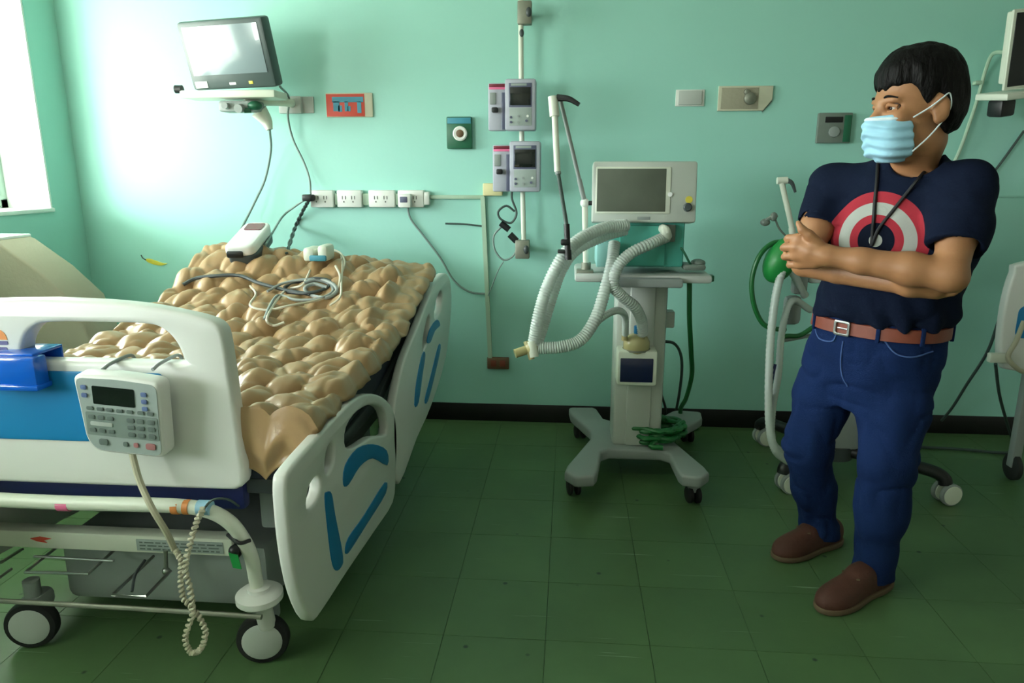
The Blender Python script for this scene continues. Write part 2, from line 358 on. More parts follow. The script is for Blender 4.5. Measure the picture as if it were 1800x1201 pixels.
# round maker's mark on the footboard
lg = MB().plate([[(-1.41+0.034*math.cos(math.radians(a)), 0.945+0.030*math.sin(math.radians(a))) for a in range(0, 181, 12)]], 0.002, XZ(FY-0.0005)).build('logo_sticker', 'orange', bed)
MB().plate([rrect(-1.444, 0.932, -1.376, 0.942, 0.003)], 0.002, XZ(FY-0.0005)).plate([rrect(-1.44, 0.916, -1.38, 0.926, 0.003)], 0.002, XZ(FY-0.0005)).build('logo_lettering', 'purple_ink', lg)
MB().box2((2*FBX+0.84, 1.66, 0.475), (-0.84, 1.70, 0.556), 0.012).build('bumper_strip', 'navy', bed)
# base tube with bent down ends
def mx(p): return np.array([2*-1.30-p[0], p[1], p[2]])
tp = [PY(150, 885, 1.57), PY(300, 889, 1.57), PY(362, 897, 1.575), PY(402, 917, 1.59), PY(427, 948, 1.61), PY(442, 980, 1.63), PY(449, 1015, 1.65), PY(452, 1032, 1.655)]
MB().tube([mx(p) for p in tp[::-1]]+[p for p in tp], 0.0185, 16).build('base_tube', 'paint_white', bed)
for (x, w, m) in [(115, 20, 'pink'), (311, 12, 'orange'), (330, 10, 'orange'), (360, 22, 'sky_tag')]:
    a, b = PY(x-w/2, 885+(x-100)*0.028, 1.57), PY(x+w/2, 885+(x+w-100)*0.028, 1.57)
    MB().cyl(a, b, 0.0192, n=16).build('sticker', m, bed)
MB().box2((-1.72, 1.74, 0.290), (-0.93, 1.79, 0.344), 0.006).build('frame_rail', 'paint_white', bed)
MB().box2((-1.21, 1.737, 0.299), (-0.955, 1.741, 0.334), 0.001).build('rating_label', 'keypad_light', bed)
lab = MB()
for r in range(3):
    x = -1.20
    while x < -0.97:
        w = random.uniform(0.008, 0.03); lab.box2((x, 1.7362, 0.304+r*0.010), (x+w, 1.7372, 0.3075+r*0.010)); x += w+0.006
lab.build('rating_lettering', 'button', bed)
MB().plate([[(-1.53, 0.322), (-1.50, 0.329), (-1.465, 0.324), (-1.49, 0.317), (-1.48, 0.310), (-1.51, 0.314)]], 0.002, XZ(1.739)).build('arrow_mark', 'red', bed)
# under carriage
MB().box2((-1.50, 1.80, 0.085), (-0.86, 2.92, 0.29), 0.03).build('base_cover', 'mid_grey', bed)
MB().box2((-0.86, 1.78, 0.36), (-0.74, 1.84, 0.50), 0.01).box2((-0.80, 1.84, 0.40), (-0.74, 3.2, 0.47), 0.008).box2((2*BX+0.74, 1.84, 0.40), (2*BX+0.80, 3.2, 0.47), 0.008).build('deck_frame', 'mid_grey', bed)
for x, y in [(-1.30, 2.2), (-1.02, 2.2), (-1.30, 2.9), (-1.02, 2.9)]:
    MB().box2((x-0.04, y-0.04, 0.28), (x+0.04, y+0.04, 0.52), 0.01).build('lift_column', 'mid_grey', bed)
MB().box2((-1.66, 1.68, 0.515), (-0.68, 2.36, 0.56), 0.008).build('deck_panel', 'dark_grey', bed)
sl = math.atan2(0.19, 0.9)
dk = Matrix.Translation((BX, 2.37, 0.54)) @ Matrix.Rotation(sl, 4, 'X')
MB().box2((-0.49, 0, -0.022), (0.49, 0.93, 0.022), 0.008, dk).build('backrest_panel', 'dark_grey', bed)
for x in (-1.02, -1.30): MB().cyl((x, 2.9, 0.5), (x, 2.86, 0.62), 0.02).build('backrest_strut', 'steel', bed)
# hanging wire racks under the foot end
for pts in ([(100, 962), (45, 1006), (155, 1009), (200, 968)], [(270, 978), (198, 1046), (256, 1049), (300, 1004)], [(40, 965), (0, 990)]):
    MB().tube([PZ(x, y, 0.27) for x, y in pts], 0.0045, 8, 0).build('rack_rod', 'steel', bed)
MB().tube([PZ(60, 978, 0.28), PZ(200, 986, 0.28)], 0.004, 8, 0).build('rack_rod', 'steel', bed)
MB().tube([PZ(20, 1000, 0.26), PZ(-60, 1060, 0.26)], 0.004, 8, 0).build('rack_rod', 'steel', bed)
MB().tube([PY(291, 968, 1.72), PY(292, 1000, 1.72)], 0.006, 8, 0).sphere(PY(292, 1004, 1.72), 0.011).build('rack_hook', 'steel', bed)
MB().tube([PY(232, 1040, 1.6), PY(238, 1010, 1.65), PY(255, 985, 1.7)], 0.004, 8).build('rack_hook', 'dark_grey', bed)
MB().tube([PY(-90, 1052, 1.60), PY(100, 1062, 1.60), PY(300, 1074, 1.60), PY(460, 1085, 1.60)], 0.007, 10).build('brake_bar', 'dull_metal', bed)
# castors
def castor(cx, cy, tilt=0.25):
    r = 0.072; ax = Vector((tilt, -1, 0)).normalized(); q = ax.to_track_quat('Z', 'Y').to_matrix().to_4x4(); q.translation = (cx, cy, r)
    w = MB().lathe([(0.054, -0.020), (r*0.95, -0.017), (r, -0.010), (r, 0.010), (r*0.95, 0.017), (0.054, 0.020)], 32, q).build('wheel', 'rubber', bed)
    MB().lathe([(0.046, -0.024), (0.055, -0.020), (0.055, 0.020), (0.048, 0.024), (0.02, 0.027)], 32, q).build('wheel_cover', 'grey_plastic', w)
    MB().box((cx, cy+0.03, 0.125), (0.06, 0.09, 0.06), 0.02).cyl((cx, cy+0.02, 0.12), (cx, cy+0.02, 0.20), 0.022).build('castor_fork', 'mid_grey', bed)
for cx, cy in ((-0.838, 1.69), (-1.534, 1.70), (-0.838, 3.0), (-1.482, 3.0)): castor(cx, cy, 0.22)
bp = PY(456, 1045, 1.655)
for q in (bp, mx(bp)):
    d = MB().lathe([(0.030, -0.030), (0.050, -0.024), (0.062, -0.012), (0.062, 0.004), (0.052, 0.012), (0.030, 0.014), (0.030, 0.024), (0.014, 0.028)], 28, Matrix.Translation(q)).build('bumper_roller', 'bed_white', bed)
    MB().cyl(q+np.array([0, 0, 0.026]), q+np.array([0, 0, 0.030]), 0.010).build('roller_cap', 'dull_metal', d)
    MB().cyl((q[0], q[1]+0.03, 0.12), q, 0.024).build('castor_stem', 'bed_white', bed)
MB().box2(PY(405, 960, 1.60), PY(428, 975, 1.63), 0.008).sphere(PY(412, 968, 1.6), 0.015).tube([PY(400, 940, 1.6), PY(420, 955, 1.58), PY(440, 950, 1.6)], 0.005).build('clamp', 'black', bed)
MB().plate([[(0, 0), (0.024, -0.006), (0.030, -0.045), (0.008, -0.042)]], 0.003, frame(PY(402, 972, 1.585), (1, 0, 0), (0, 0, 1), (0, -1, 0))).build('hang_tag', 'green_tag', bed)
MB().tube([PY(352, 905, 1.55), PY(372, 880, 1.53), PY(400, 878, 1.56), PY(420, 890, 1.62)], 0.003).build('loop_wire', 'cable_dark', bed)

# side rails, outlines in the (y, z) plane of the rail
YZ = lambda x: frame((x, 0, 0), (0, 1, 0), (0, 0, 1), (1, 0, 0))
def rl(pix, n=3, X=RX): return [(p[1], p[2]) for p in catmull([PX(x, y, X) for x, y in pix], n, True)]
foot_out = rl([(537, 1090), (515, 1045), (500, 975), (492, 900), (490, 848), (500, 822), (550, 765), (596, 717), (622, 697), (648, 692), (672, 703), (686, 728), (690, 775), (688, 835), (683, 884), (650, 935), (600, 1007), (555, 1075)])
foot_holes = [rl([(528, 893), (531, 860), (545, 838), (553, 842), (552, 865), (540, 888)]), rl([(561, 828), (563, 795), (572, 778), (578, 784), (577, 812), (568, 832)]),
              rl([(598, 785), (599, 752), (620, 723), (648, 711), (668, 724), (672, 762), (645, 768), (618, 785)])]
foot_blue = [rl([(603, 852), (606, 818), (628, 788), (655, 781), (679, 792), (680, 818), (655, 806), (632, 820), (612, 852)], 3, RX+0.017),
             rl([(570, 874), (574, 865), (582, 868), (588, 905), (602, 978), (598, 998), (589, 1003), (582, 985), (575, 930)], 3, RX+0.017),
             rl([(606, 968), (612, 945), (640, 905), (676, 848), (677, 868), (645, 920), (616, 966), (608, 974)], 3, RX+0.017)]
head_out = rl([(695, 851), (686, 800), (684, 760), (686, 714), (695, 668), (706, 628), (728, 574), (750, 519), (766, 488), (778, 480), (786, 494), (788, 540), (778, 630), (752, 714), (726, 772)])
head_holes = [rl([(736, 612), (738, 588), (746, 556), (750, 560), (748, 590), (740, 614)]), rl([(757, 556), (760, 532), (768, 512), (772, 518), (770, 542), (762, 560)])]
head_blue = [rl([(728, 712), (732, 668), (742, 622), (747, 624), (742, 660), (735, 708)], 3, RX+0.017), rl([(750, 600), (757, 575), (768, 562), (773, 572), (764, 582), (756, 602)], 3, RX+0.017),
             rl([(746, 704), (757, 660), (770, 608), (774, 612), (766, 650), (752, 704)], 3, RX+0.017)]
for side in (1, -1):
    xs = RX if side == 1 else 2*BX-RX
    for nm, o, h, bl in (('side_rail', foot_out, foot_holes, foot_blue), ('side_rail', head_out, head_holes, head_blue)):
        r = MB().plate([o]+h, 0.034, YZ(xs), 0.009).build(nm, 'bed_white', bed, 50)
        for b in bl: MB().plate([b], 0.004, YZ(xs+side*0.0175), 0.001).build('rail_inlay', 'blue', r)
    for y in (1.95, 2.15, 2.85, 3.05):
        xi = xs-side*0.12
        MB().tube([(xi, y, 0.44), (xs-side*0.05, y, 0.42), (xs-side*0.012, y, 0.46)], 0.012, 8).build('rail_arm', 'mid_grey', bed)

# ------------------------------------------------------------------ mattress and bubble pad
def zt(y):                                             # mattress top along the bed
    pts = [(1.5, 0.735), (2.25, 0.735), (2.45, 0.752), (2.7, 0.80), (3.0, 0.865), (3.3, 0.935)]
    return float(np.interp(y, [p[0] for p in pts], [p[1] for p in pts]))
def zp(x, y):                                          # the pad rides up at the head corner below the monitor
    a = min(1.0, max(0.0, (y-2.75)/0.45)); b = min(1.0, max(0.0, (-0.70-x)/0.85)); return zt(y)+0.085*a*a*(3-2*a)*b
ysm = np.linspace(1.66, 3.26, 26)
prof = [(y, zt(y)-0.016) for y in ysm]+[(y, max(0.565, zt(y)-0.165)) for y in ysm[::-1]]
one('mattress', MB().plate([prof], 0.95, YZ(BX+0.005), 0.012), 'navy_dark', 'dark navy mattress under the tan bubble pad on the bed', 'mattress')
NX, NY = 200, 300
xa, xb = -1.690, -0.628; ya, yb = 1.635, 3.27
px, py = 0.112, 0.142
def bubble(x, y):
    best = 0.0
    x += 0.018*mnoise.noise(Vector((x*11, y*9, 3.1))); y += 0.026*mnoise.noise(Vector((x*8, y*10, 8.4)))
    j = (y-ya)/py
    for jj in (math.floor(j), math.floor(j)+1):
        off = 0.5 if jj % 2 else 0.0
        i = (x-xa)/px-off
        for ii in (math.floor(i), math.floor(i)+1):
            rnd = random.Random(ii*131+jj*17); rx = px*(0.50+0.10*rnd.random()); ry = py*(0.56+0.12*rnd.random())
            cx = xa+(ii+off)*px+rnd.uniform(-.008, .008); cy = ya+jj*py+rnd.uniform(-.012, .012)
            d = abs((x-cx)/rx/1.12)**1.5+abs((y-cy-(x-cx)*0.30)/ry/1.12)**1.5
            if d < 1: best = max(best, (1-d)**0.55*(0.030+0.028*rnd.random()))
    return best
V = []; FL = 22
for j in range(-FL, NY+1):
    y = ya+(yb-ya)*max(0, j)/NY
    for i in range(NX+1):
        x = xa+(xb-xa)*i/NX
        ex = min(x-xa, xb-x)
        fade = min(1.0, max(0.0, ex/0.02)); drop = 0.035*(1-min(1.0, ex/0.035))**2
        hx = 1.0
        if y > 2.55: hx = min(1.0, max(0.0, (xb-0.085-x)/0.04))       # plain border near the head
        hx *= min(1.0, max(0.0, (yb-0.05-y)/0.06))
        w = mnoise.noise(Vector((x*9, y*7, 0.3)))*0.010+mnoise.noise(Vector((x*26, y*22, 1.7)))*0.006-0.010*(1-abs(mnoise.noise(Vector((x*12, y*10, 6.1)))))**6
        z = zp(x, y)+0.008+bubble(x, y)*fade*hx+w-drop*0.8
        xx = x
        if j < 0:
            s = -j/FL; z -= 0.165*s+0.010*math.sin(x*40)*s; yy = ya-0.012*math.sin(s*3)+0.02*mnoise.noise(Vector((x*14, s*3, 5)))*s+0.006*math.sin(x*55+s*2)*s
            xx = x-0.03*s*((x-BX)/0.5)
        else: yy = y
        if ex < 0.05 and j >= 0: xx += math.copysign(0.018*bubble(x+math.copysign(0.02, BX-x), y)/0.04*(1-ex/0.05), x-BX)
        V.append((xx, yy, z))
Fq = [[j*(NX+1)+i, j*(NX+1)+i+1, (j+1)*(NX+1)+i+1, (j+1)*(NX+1)+i] for j in range(NY+FL) for i in range(NX)]
padm = MB(); padm.add(V, Fq)
pad = one('bubble_pad', padm, 'tan', 'tan vinyl bubble air pad spread over the bed mattress', 'mattress pad', angle=60)
sd = pad.modifiers.new('thick', 'SOLIDIFY'); sd.thickness = 0.004; sd.offset = -1

# ------------------------------------------------------------------ control panel hung on the footboard
cp = thing('bed_control_panel', 'ivory keypad control panel with dark display hung on the footboard', 'control panel', PY(212, 815, 1.53))
ctr = PY(212, 733, 1.525); ro = math.radians(-4.5); ti = math.radians(4)
cxv = Vector((math.cos(ro), 0, math.sin(ro))); czv = Vector((0, -math.cos(ti), -math.sin(ti))); cyv = czv.cross(cxv).normalized(); cxv = cyv.cross(czv).normalized()
CM = frame(ctr, cxv, cyv, czv)
w, h = 0.104, 0.098
face = [(-w-0.004, h), (0, h+0.005), (w, h), (w, -h), (-w+0.034, -h), (-w+0.012, -h+0.03), (-w+0.004, 0.02)]
fo = roundpoly(face, 0.020)
MB().plate([fo], 0.05, CM @ Matrix.Translation((0, 0, -0.022)), 0.008).build('housing', 'bed_white', cp, 50)
fp = MB().plate([[(a*0.93, b*0.93) for a, b in fo]], 0.002, CM @ Matrix.Translation((0, 0, 0.0035))).build('face_plate', 'keypad_light', cp)
MB().plate([rrect(-0.060, 0.030, 0.042, 0.076, 0.003)], 0.003, CM @ Matrix.Translation((0, 0, 0.0045))).build('display', 'screen_off', cp)
MB().plate([rrect(-0.083, -0.052, 0.094, 0.008, 0.004)], 0.0015, CM @ Matrix.Translation((0, 0, 0.005))).build('keypad', 'keypad', cp)
def key(x, y, a, b, m): MB().plate([rrect(x-a/2, y-b/2, x+a/2, y+b/2, min(a, b)*0.3, 3)], 0.003, CM @ Matrix.Translation((0, 0, 0.0062)), 0.0006).build('button', m, cp)
for x in (-0.068, -0.045, -0.022): 
    for y in (-0.004, -0.038): key(x, y, 0.016, 0.011, 'button')
key(-0.045, -0.021, 0.055, 0.010, 'button_mark')
for x in (0.028, 0.052, 0.078):
    for y in (-0.004, -0.022, -0.041): key(x, y, 0.018, 0.012, 'button')
for x in (-0.070, -0.045, -0.022, 0.003, 0.028, 0.055, 0.078): key(x, 0.018, 0.016, 0.009, 'button')
for y in (0.070, 0.050): key(-0.080, y, 0.014, 0.011, 'button_blue')
for y in (0.066, 0.048, 0.030): key(0.066, y, 0.014, 0.011, 'button_blue')
key(-0.045, -0.068, 0.022, 0.016, 'button'); key(0.010, -0.068, 0.012, 0.012, 'button'); key(0.036, -0.068, 0.012, 0.012, 'button_red'); key(0.072, -0.068, 0.024, 0.016, 'button_red')
for xx in (180, 268):
    a = PY(xx, 650, 1.56); MB().tube([a, a+np.array([0.004, 0.03, 0.008]), a+np.array([0.010, 0.10, 0.010]), a+np.array([0.012, 0.115, -0.02])], 0.0045, 8).build('hook', 'mid_grey', cp)
MB().tube([PY(230, 785, 1.545), PY(236, 812, 1.54), PY(247, 850, 1.53), PY(268, 895, 1.51), PY(292, 935, 1.52), PY(306, 965, 1.55)], 0.008, 8).build('lead', 'cable_beige', cp)
coil = [PY(306, 965, 1.55), PY(318, 985, 1.53), PY(318, 1015, 1.52), PY(322, 1050, 1.52), PY(345, 1078, 1.51), PY(361, 1110, 1.50), PY(352, 1142, 1.50), PY(334, 1146, 1.50), PY(326, 1118, 1.50), PY(338, 1080, 1.50), PY(335, 1040, 1.50), PY(326, 1000, 1.50), PY(333, 960, 1.50), PY(345, 920, 1.51), PY(358, 893, 1.53)]
cc = catmull(coil, 14); helix = []; prev = None
for i, p in enumerate(cc):
    t = cc[min(i+1, len(cc)-1)]-cc[max(0, i-1)]; t /= np.linalg.norm(t)
    if prev is None: prev = np.cross(t, (0, 1.0, 0))
    prev = prev-t*np.dot(prev, t); prev /= np.linalg.norm(prev); b = np.cross(t, prev); a = i*1.9
    helix.append(p+0.0048*(math.cos(a)*prev+math.sin(a)*b))
MB().tube(helix, 0.0044, 6, 2).build('coiled_cord', 'cable_beige', cp)

# blue plastic holder hooked over the footboard
tr = thing('plastic_holder', 'glossy blue plastic holder hooked over the footboard left of keypad', 'holder', (-1.33, 1.56, 0.835))
MB().box2((-1.44, 1.545, 0.838), (-1.273, 1.592, 0.915), 0.008).build('pocket', 'tray_blue', tr)
MB().box2((-1.44, 1.540, 0.832), (-1.270, 1.594, 0.846), 0.004).build('lower_lip', 'tray_blue', tr)
MB().box2((-1.44, 1.560, 0.913), (-1.285, 1.665, 0.921), 0.003).box2((-1.44, 1.658, 0.87), (-1.285, 1.666, 0.921), 0.003).build('hook_flap', 'tray_blue', tr)
# covered chair below the window
ch = thing('covered_chair', 'beige cloth cover draped over slanted chair below the window', 'chair', (-2.3, 2.95, 0))
cy0, cy1 = 2.84, 3.06
p1 = PY(62, 414, cy1); p2 = PY(140, 527, cy0+0.05)
prof = [(-2.62, 0.0), (-2.62, p1[2]-0.012), (-2.61, p1[2]), (p1[0]-0.03, p1[2]), (p1[0], p1[2]-0.012), (p1[0]+(p2[0]-p1[0])*0.55, p1[2]+(p2[2]-p1[2])*0.5), (p2[0], p2[2]), (p2[0]+0.06, 0.62), (p2[0]+0.09, 0.30), (p2[0]+0.10, 0.0)]
MB().plate([prof], cy1-cy0, frame((0, (cy0+cy1)/2, 0), (1, 0, 0), (0, 0, 1), (0, -1, 0)), 0.010).build('cover', 'beige_cloth', ch, 50)
MB().box2((-2.61, cy0-0.004, p1[2]-0.010), (p1[0]-0.02, cy1+0.004, p1[2]+0.008), 0.006).build('top_sheet', 'sticker_white', ch)

# ------------------------------------------------------------------ things lying on the pad
def on_pad(px_, py_, lift=0.03):                     # where the pixel's ray meets the pad surface
    d = ray(px_, py_); t = 1.0
    for _ in range(4000):
        p = C0+d*t
        if p[1] > 3.4 or p[2] <= zp(p[0], p[1])+0.008+(bubble(p[0], p[1]) if p[1] < 3.2 else 0): break
        t += 0.002
    return C0+d*t+np.array([0, 0, lift])
dv = thing('pulse_monitor', 'white handheld monitor with dark red display on the bubble pad', 'medical device', on_pad(440, 468, 0.0))
a = on_pad(424, 466, 0.05); b = on_pad(456, 424, 0.055)
ydir = Vector(b-a); ydir.normalize(); xdir = ydir.cross(Vector((0, 0, 1))).normalized(); zdir = xdir.cross(ydir).normalized()
DMm = frame((a+b)/2+np.array([0, 0, 0.0]), xdir, ydir, zdir)
L2 = np.linalg.norm(b-a)/2+0.02
L2 *= 0.92
body = [(-0.060, -L2), (0.042, -L2), (0.062, -L2+0.03), (0.070, L2-0.05), (0.055, L2), (-0.035, L2), (-0.058, L2-0.03), (-0.066, -L2+0.03)]
MB().plate([roundpoly(body, 0.03)], 0.05, DMm @ Matrix.Translation((0, 0, 0.012)), 0.014).build('top_shell', 'sticker_white', dv, 50)
MB().plate([[(p[0]*0.97, p[1]*0.97) for p in roundpoly(body, 0.03)]], 0.045, DMm @ Matrix.Translation((0.006, 0.0, -0.03)), 0.01).build('base_shell', 'dark_grey', dv, 50)
MB().plate([rrect(-0.035, L2-0.12, 0.045, L2-0.03, 0.012)], 0.004, DMm @ Matrix.Translation((0, 0, 0.038))).build('display', 'crimson', dv)
MB().box((-0.02, -L2-0.005, 0.0), (0.07, 0.02, 0.03), 0.008, DMm).build('socket', 'black', dv)
jn = thing('cable_junction', 'white cable junction blocks with teal band on the bubble pad', 'cable junction', on_pad(560, 470, 0.0))
a = on_pad(552, 468, 0.03)
MB().box(a+np.array([-0.015, 0.03, 0.022]), (0.05, 0.11, 0.06), 0.014).build('block', 'white_plastic', jn)
MB().box(a+np.array([0.048, 0.03, 0.028]), (0.045, 0.11, 0.07), 0.014).build('block', 'white_plastic', jn)
MB().box(a+np.array([0.030, -0.028, 0.008]), (0.075, 0.018, 0.025), 0.006).build('band', 'teal_print', jn)
def pad_cable(name, pix, r, m, label, lift=0.006):
    return one(name, MB().tube([on_pad(x, y, lift) for x, y in pix], r, 8, 6), m, label, 'cable')
pad_cable('sensor_cable', [(322, 503), (345, 492), (375, 488), (420, 487), (455, 500), (500, 512), (545, 520)], 0.008, 'dark_grey', 'thick dark cable crossing the left edge of the pad')
pad_cable('lead_wire', [(440, 505), (450, 520), (440, 540), (470, 548), (510, 540), (560, 530), (590, 515), (598, 490), (590, 470)], 0.005, 'cable_white', 'loose white lead wire looping over the middle of the pad')
pad_cable('lead_wire', [(470, 515), (500, 500), (540, 494), (575, 500), (585, 515), (560, 528), (520, 530), (490, 522), (475, 540), (465, 565)], 0.006, 'mid_grey', 'grey lead wire coil bundled below the junction blocks')
pad_cable('lead_wire', [(600, 452), (602, 470), (600, 500), (598, 525), (580, 540)], 0.0045, 'cable_white', 'white wire running down right of the junction blocks')
pad_cable('lead_wire', [(545, 478), (540, 490), (530, 505), (500, 515), (470, 560), (480, 575), (500, 570)], 0.005, 'cable_white', 'white wire hanging from the left junction block')
pad_cable('lead_wire', [(500, 508), (525, 498), (555, 492), (580, 497), (572, 510), (540, 518), (505, 516)], 0.007, 'dark_grey', 'dark grey wire ring in the middle of the tangle')
pad_cable('lead_wire', [(535, 500), (560, 494), (585, 502), (592, 515), (575, 526), (548, 522), (536, 510), (552, 502), (575, 508)], 0.008, 'mid_grey', 'thick grey wire loop below right of the junction blocks')
pad_cable('lead_wire', [(545, 446), (572, 441), (596, 446), (606, 462), (603, 480)], 0.004, 'cable_white', 'white wire arching behind the junction blocks', 0.008)

# ================================================================== BACK WALL FIXTURES
def wall_box(mb, x0, y0, x1, y1, d, r=0.004, back=0.0):   # a box on the wall covering the pixel rectangle, d deep
    a = WP(x0, y0, 0); b = WP(x1, y1, 0); return mb.box2((a[0], WY-d-back, a[2]), (b[0], WY-back, b[2]), r)
# --- patient monitor on its wall arm
pm = thing('patient_monitor', 'charcoal framed patient monitor with pale glossy screen on wall arm above bed', 'monitor', WP(500, 185))
TL, TR, BL, BR = PY(305, 40, 3.42), PY(465, 28, 3.33), PY(343, 160, 3.50), PY(479, 153, 3.41)
ox = Vector((TR-TL+BR-BL)/2); mw = ox.length; ox.normalize(); oy = Vector((TL-BL+TR-BR)/2); mh = oy.length; oy -= ox*oy.dot(ox); oy.normalize(); oz = ox.cross(oy)
mc = (TL+TR+BL+BR)/4; MM = frame(mc, ox, oy, oz)
MB().box((0, 0, -0.035), (mw, mh, 0.07), 0.014, MM).build('housing', 'bezel', pm)
MB().box((0, 0.022, 0.001), (mw-0.055, mh-0.09, 0.004), 0.001, MM).build('screen', 'screen_pale', pm)
MB().box((0, 0, -0.10), (mw*0.8, mh*0.8, 0.07), 0.02, MM).build('rear_housing', 'dark_grey', pm)
MB().box((-mw/2+0.055, -mh/2+0.026, 0.001), (0.068, 0.030, 0.003), 0.001, MM).build('sticker', 'sticker_white', pm)
MB().box((0.0, -mh/2+0.025, 0.001), (0.036, 0.011, 0.003), 0.001, MM).build('badge', 'sticker_white', pm)
MB().box((0.10, -mh/2+0.026, 0.001), (0.022, 0.014, 0.003), 0.001, MM).build('badge', 'yellow', pm)
# tray below
c = PY(412, 168, 3.46)
MB().box(c, (0.46, 0.16, 0.035), 0.008).build('tray', 'white_plastic', pm)
k = PY(313, 157, 3.42); MB().cyl(k+np.array([-.012, 0, 0]), k+np.array([.02, 0, 0]), 0.019).build('tray_knob', 'black', pm)
k = PY(425, 188, 3.46); MB().box(k, (0.19, 0.10, 0.05), 0.012).cyl(k+np.array([0.02, -.05, -.01]), k+np.array([0.02, -.085, -.015]), 0.02).cyl(k+np.array([-.05, -.05, 0.0]), k+np.array([-.05, -.075, 0.0]), 0.015).build('clamp', 'mid_grey', pm)
k = PY(448, 186, 3.42); MB().sphere(k, (0.035, 0.03, 0.022)).cyl(k+np.array([-0.05, -0.01, -0.022]), k+np.array([-0.02, 0, -0.02]), 0.012).build('clamp_knob', 'green_plate', pm)
MB().tube([PY(430, 180, 3.48), PY(475, 178, 3.56), PY(508, 180, 3.66), WP(512, 183, 0.02)], 0.022, 12).build('wall_arm', 'white_plastic', pm)
MB().tube([PY(455, 195, 3.5), PY(468, 212, 3.52), PY(474, 228, 3.52)], lambda t: 0.042-0.026*t, 16).build('cable_boot', 'white_plastic', pm)
k = WP(512, 184); wall_box(MB(), 492, 170, 534, 200, 0.03, 0.006).build('arm_plate', 'grey_plastic', pm)
one('blank_plate', wall_box(MB(), 528, 170, 553, 199, 0.008, 0.003), 'grey_plastic', 'grey blank wall plate right of the monitor arm', 'wall plate')
# --- red panelled switch plate
sp = thing('marked_outlet_plate', 'cream wall plate with red panel and teal marks', 'wall plate', WP(612, 207))
wall_box(MB(), 573, 164, 657, 206, 0.012, 0.004).build('plate', 'cream', sp)
wall_box(MB(), 574, 166, 643, 205, 0.003, 0.001, 0.011).build('panel', 'red', sp)
mk = MB()
for a in ((585, 171, 640, 180), (587, 179, 599, 196), (596, 186, 603, 197), (607, 179, 614, 196), (612, 187, 618, 196), (629, 179, 637, 199)): wall_box(mk, *a, 0.002, 0.0, 0.0135)
mk.build('marking', 'teal_print', sp)
# --- green gas outlet
go = thing('gas_outlet', 'dark green gas outlet with white ring on the wall', 'gas outlet', WP(808, 263))
wall_box(MB(), 786, 206, 831, 262, 0.03, 0.006).build('plate', 'green_plate', go)
wall_box(MB(), 788, 208, 829, 218, 0.004, 0.001, 0.029).build('top_label', 'teal_print', go)
q = WP(809, 235, 0.03)
MB().lathe([(0.036, -0.002), (0.036, 0.012), (0.030, 0.016), (0.020, 0.014)], 28, WALLM(q)).build('ring', 'outlet_white', go)
MB().lathe([(0.019, 0.0), (0.019, 0.017), (0.012, 0.020)], 20, WALLM(q)).build('socket', 'brown_box', go)
# --- row of four outlet boxes with conduit
labs = ['white outlet box at the left end of the row, black plug in it', 'white double outlet box, second from left, empty', 'white double outlet box, third from left, empty', 'white outlet box at the right end of the row, grey plug in it']
for i, (a, b) in enumerate([(549, 591), (596, 640), (651, 697), (702, 748)]):
    ob = thing('outlet_box', labs[i], 'outlet', WP((a+b)/2, 365), 'row of outlet boxes')
    wall_box(MB(), a, 334, b, 364, 0.045, 0.006).build('box', 'outlet_white', ob)
    for s in (0.3, 0.66):
        x = a+(b-a)*s; mk = MB()
        for dx in (-2.6, 2.6): wall_box(mk, x+dx-0.7, 344, x+dx+0.7, 350, 0.002, 0, 0.0445)
        wall_box(mk, x-1, 353, x+1, 355.5, 0.002, 0, 0.0445); mk.build('socket', 'outlet_dark', ob)
for a, b, w in ((591, 596, 'first and second'), (640, 651, 'second and third'), (697, 702, 'third and fourth')):
    one('conduit_link', wall_box(MB(), a, 340, b, 360, 0.03, 0.002), 'conduit', 'short conduit link between the %s outlet boxes from left' % w, 'conduit', 'conduit links in the outlet row')
one('black_plug', wall_box(MB(), 541, 341, 560, 353, 0.05, 0.008, 0.045), 'black', 'black plug in the leftmost outlet box', 'plug')
pl = thing('grey_plug', 'white plug with grey face in the rightmost outlet box', 'plug', WP(714, 360, 0.06))
wall_box(MB(), 706, 340, 728, 364, 0.035, 0.008, 0.046).build('body', 'outlet_white', pl); wall_box(MB(), 709, 345, 722, 355, 0.006, 0.003, 0.079).build('face', 'pump_dark', pl)
wall_box(MB(), 746, 337, 757, 360, 0.04, 0.006).build('side_adapter', 'outlet_white', pl)
one('conduit', wall_box(MB(), 755, 343, 852, 350, 0.018, 0.003), 'conduit', 'horizontal painted conduit right of the outlet row', 'conduit')
cv = MB(); a = WP(849, 346); b = WP(862, 628); xm = (a[0]+b[0])/2
cv.add([(a[0]-.011, WY, a[2]), (a[0]+.011, WY, a[2]), (b[0]+.011, WY, b[2]), (b[0]-.011, WY, b[2]), (a[0]-.011, WY-.02, a[2]), (a[0]+.011, WY-.02, a[2]), (b[0]+.011, WY-.02, b[2]), (b[0]-.011, WY-.02, b[2])],
       [[4, 5, 6, 7], [0, 1, 5, 4], [1, 2, 6, 5], [2, 3, 7, 6], [3, 0, 4, 7], [0, 3, 2, 1]])
one('conduit', cv, 'conduit', 'vertical painted conduit running down to the brown outlet', 'conduit')
one('junction_box', wall_box(MB(), 850, 322, 884, 344, 0.04, 0.006), 'yellow_box', 'cream junction box below the lower infusion pump', 'junction box')
bo = thing('floor_outlet', 'brown outlet low on the wall at the end of the conduit', 'outlet', WP(876, 648))
wall_box(MB(), 857, 627, 895, 648, 0.02, 0.004).build('plate', 'brown_box', bo)
for x in (868, 884): wall_box(MB(), x-5, 632, x+5, 643, 0.004, 0.002, 0.018).build('socket', 'leather', bo)
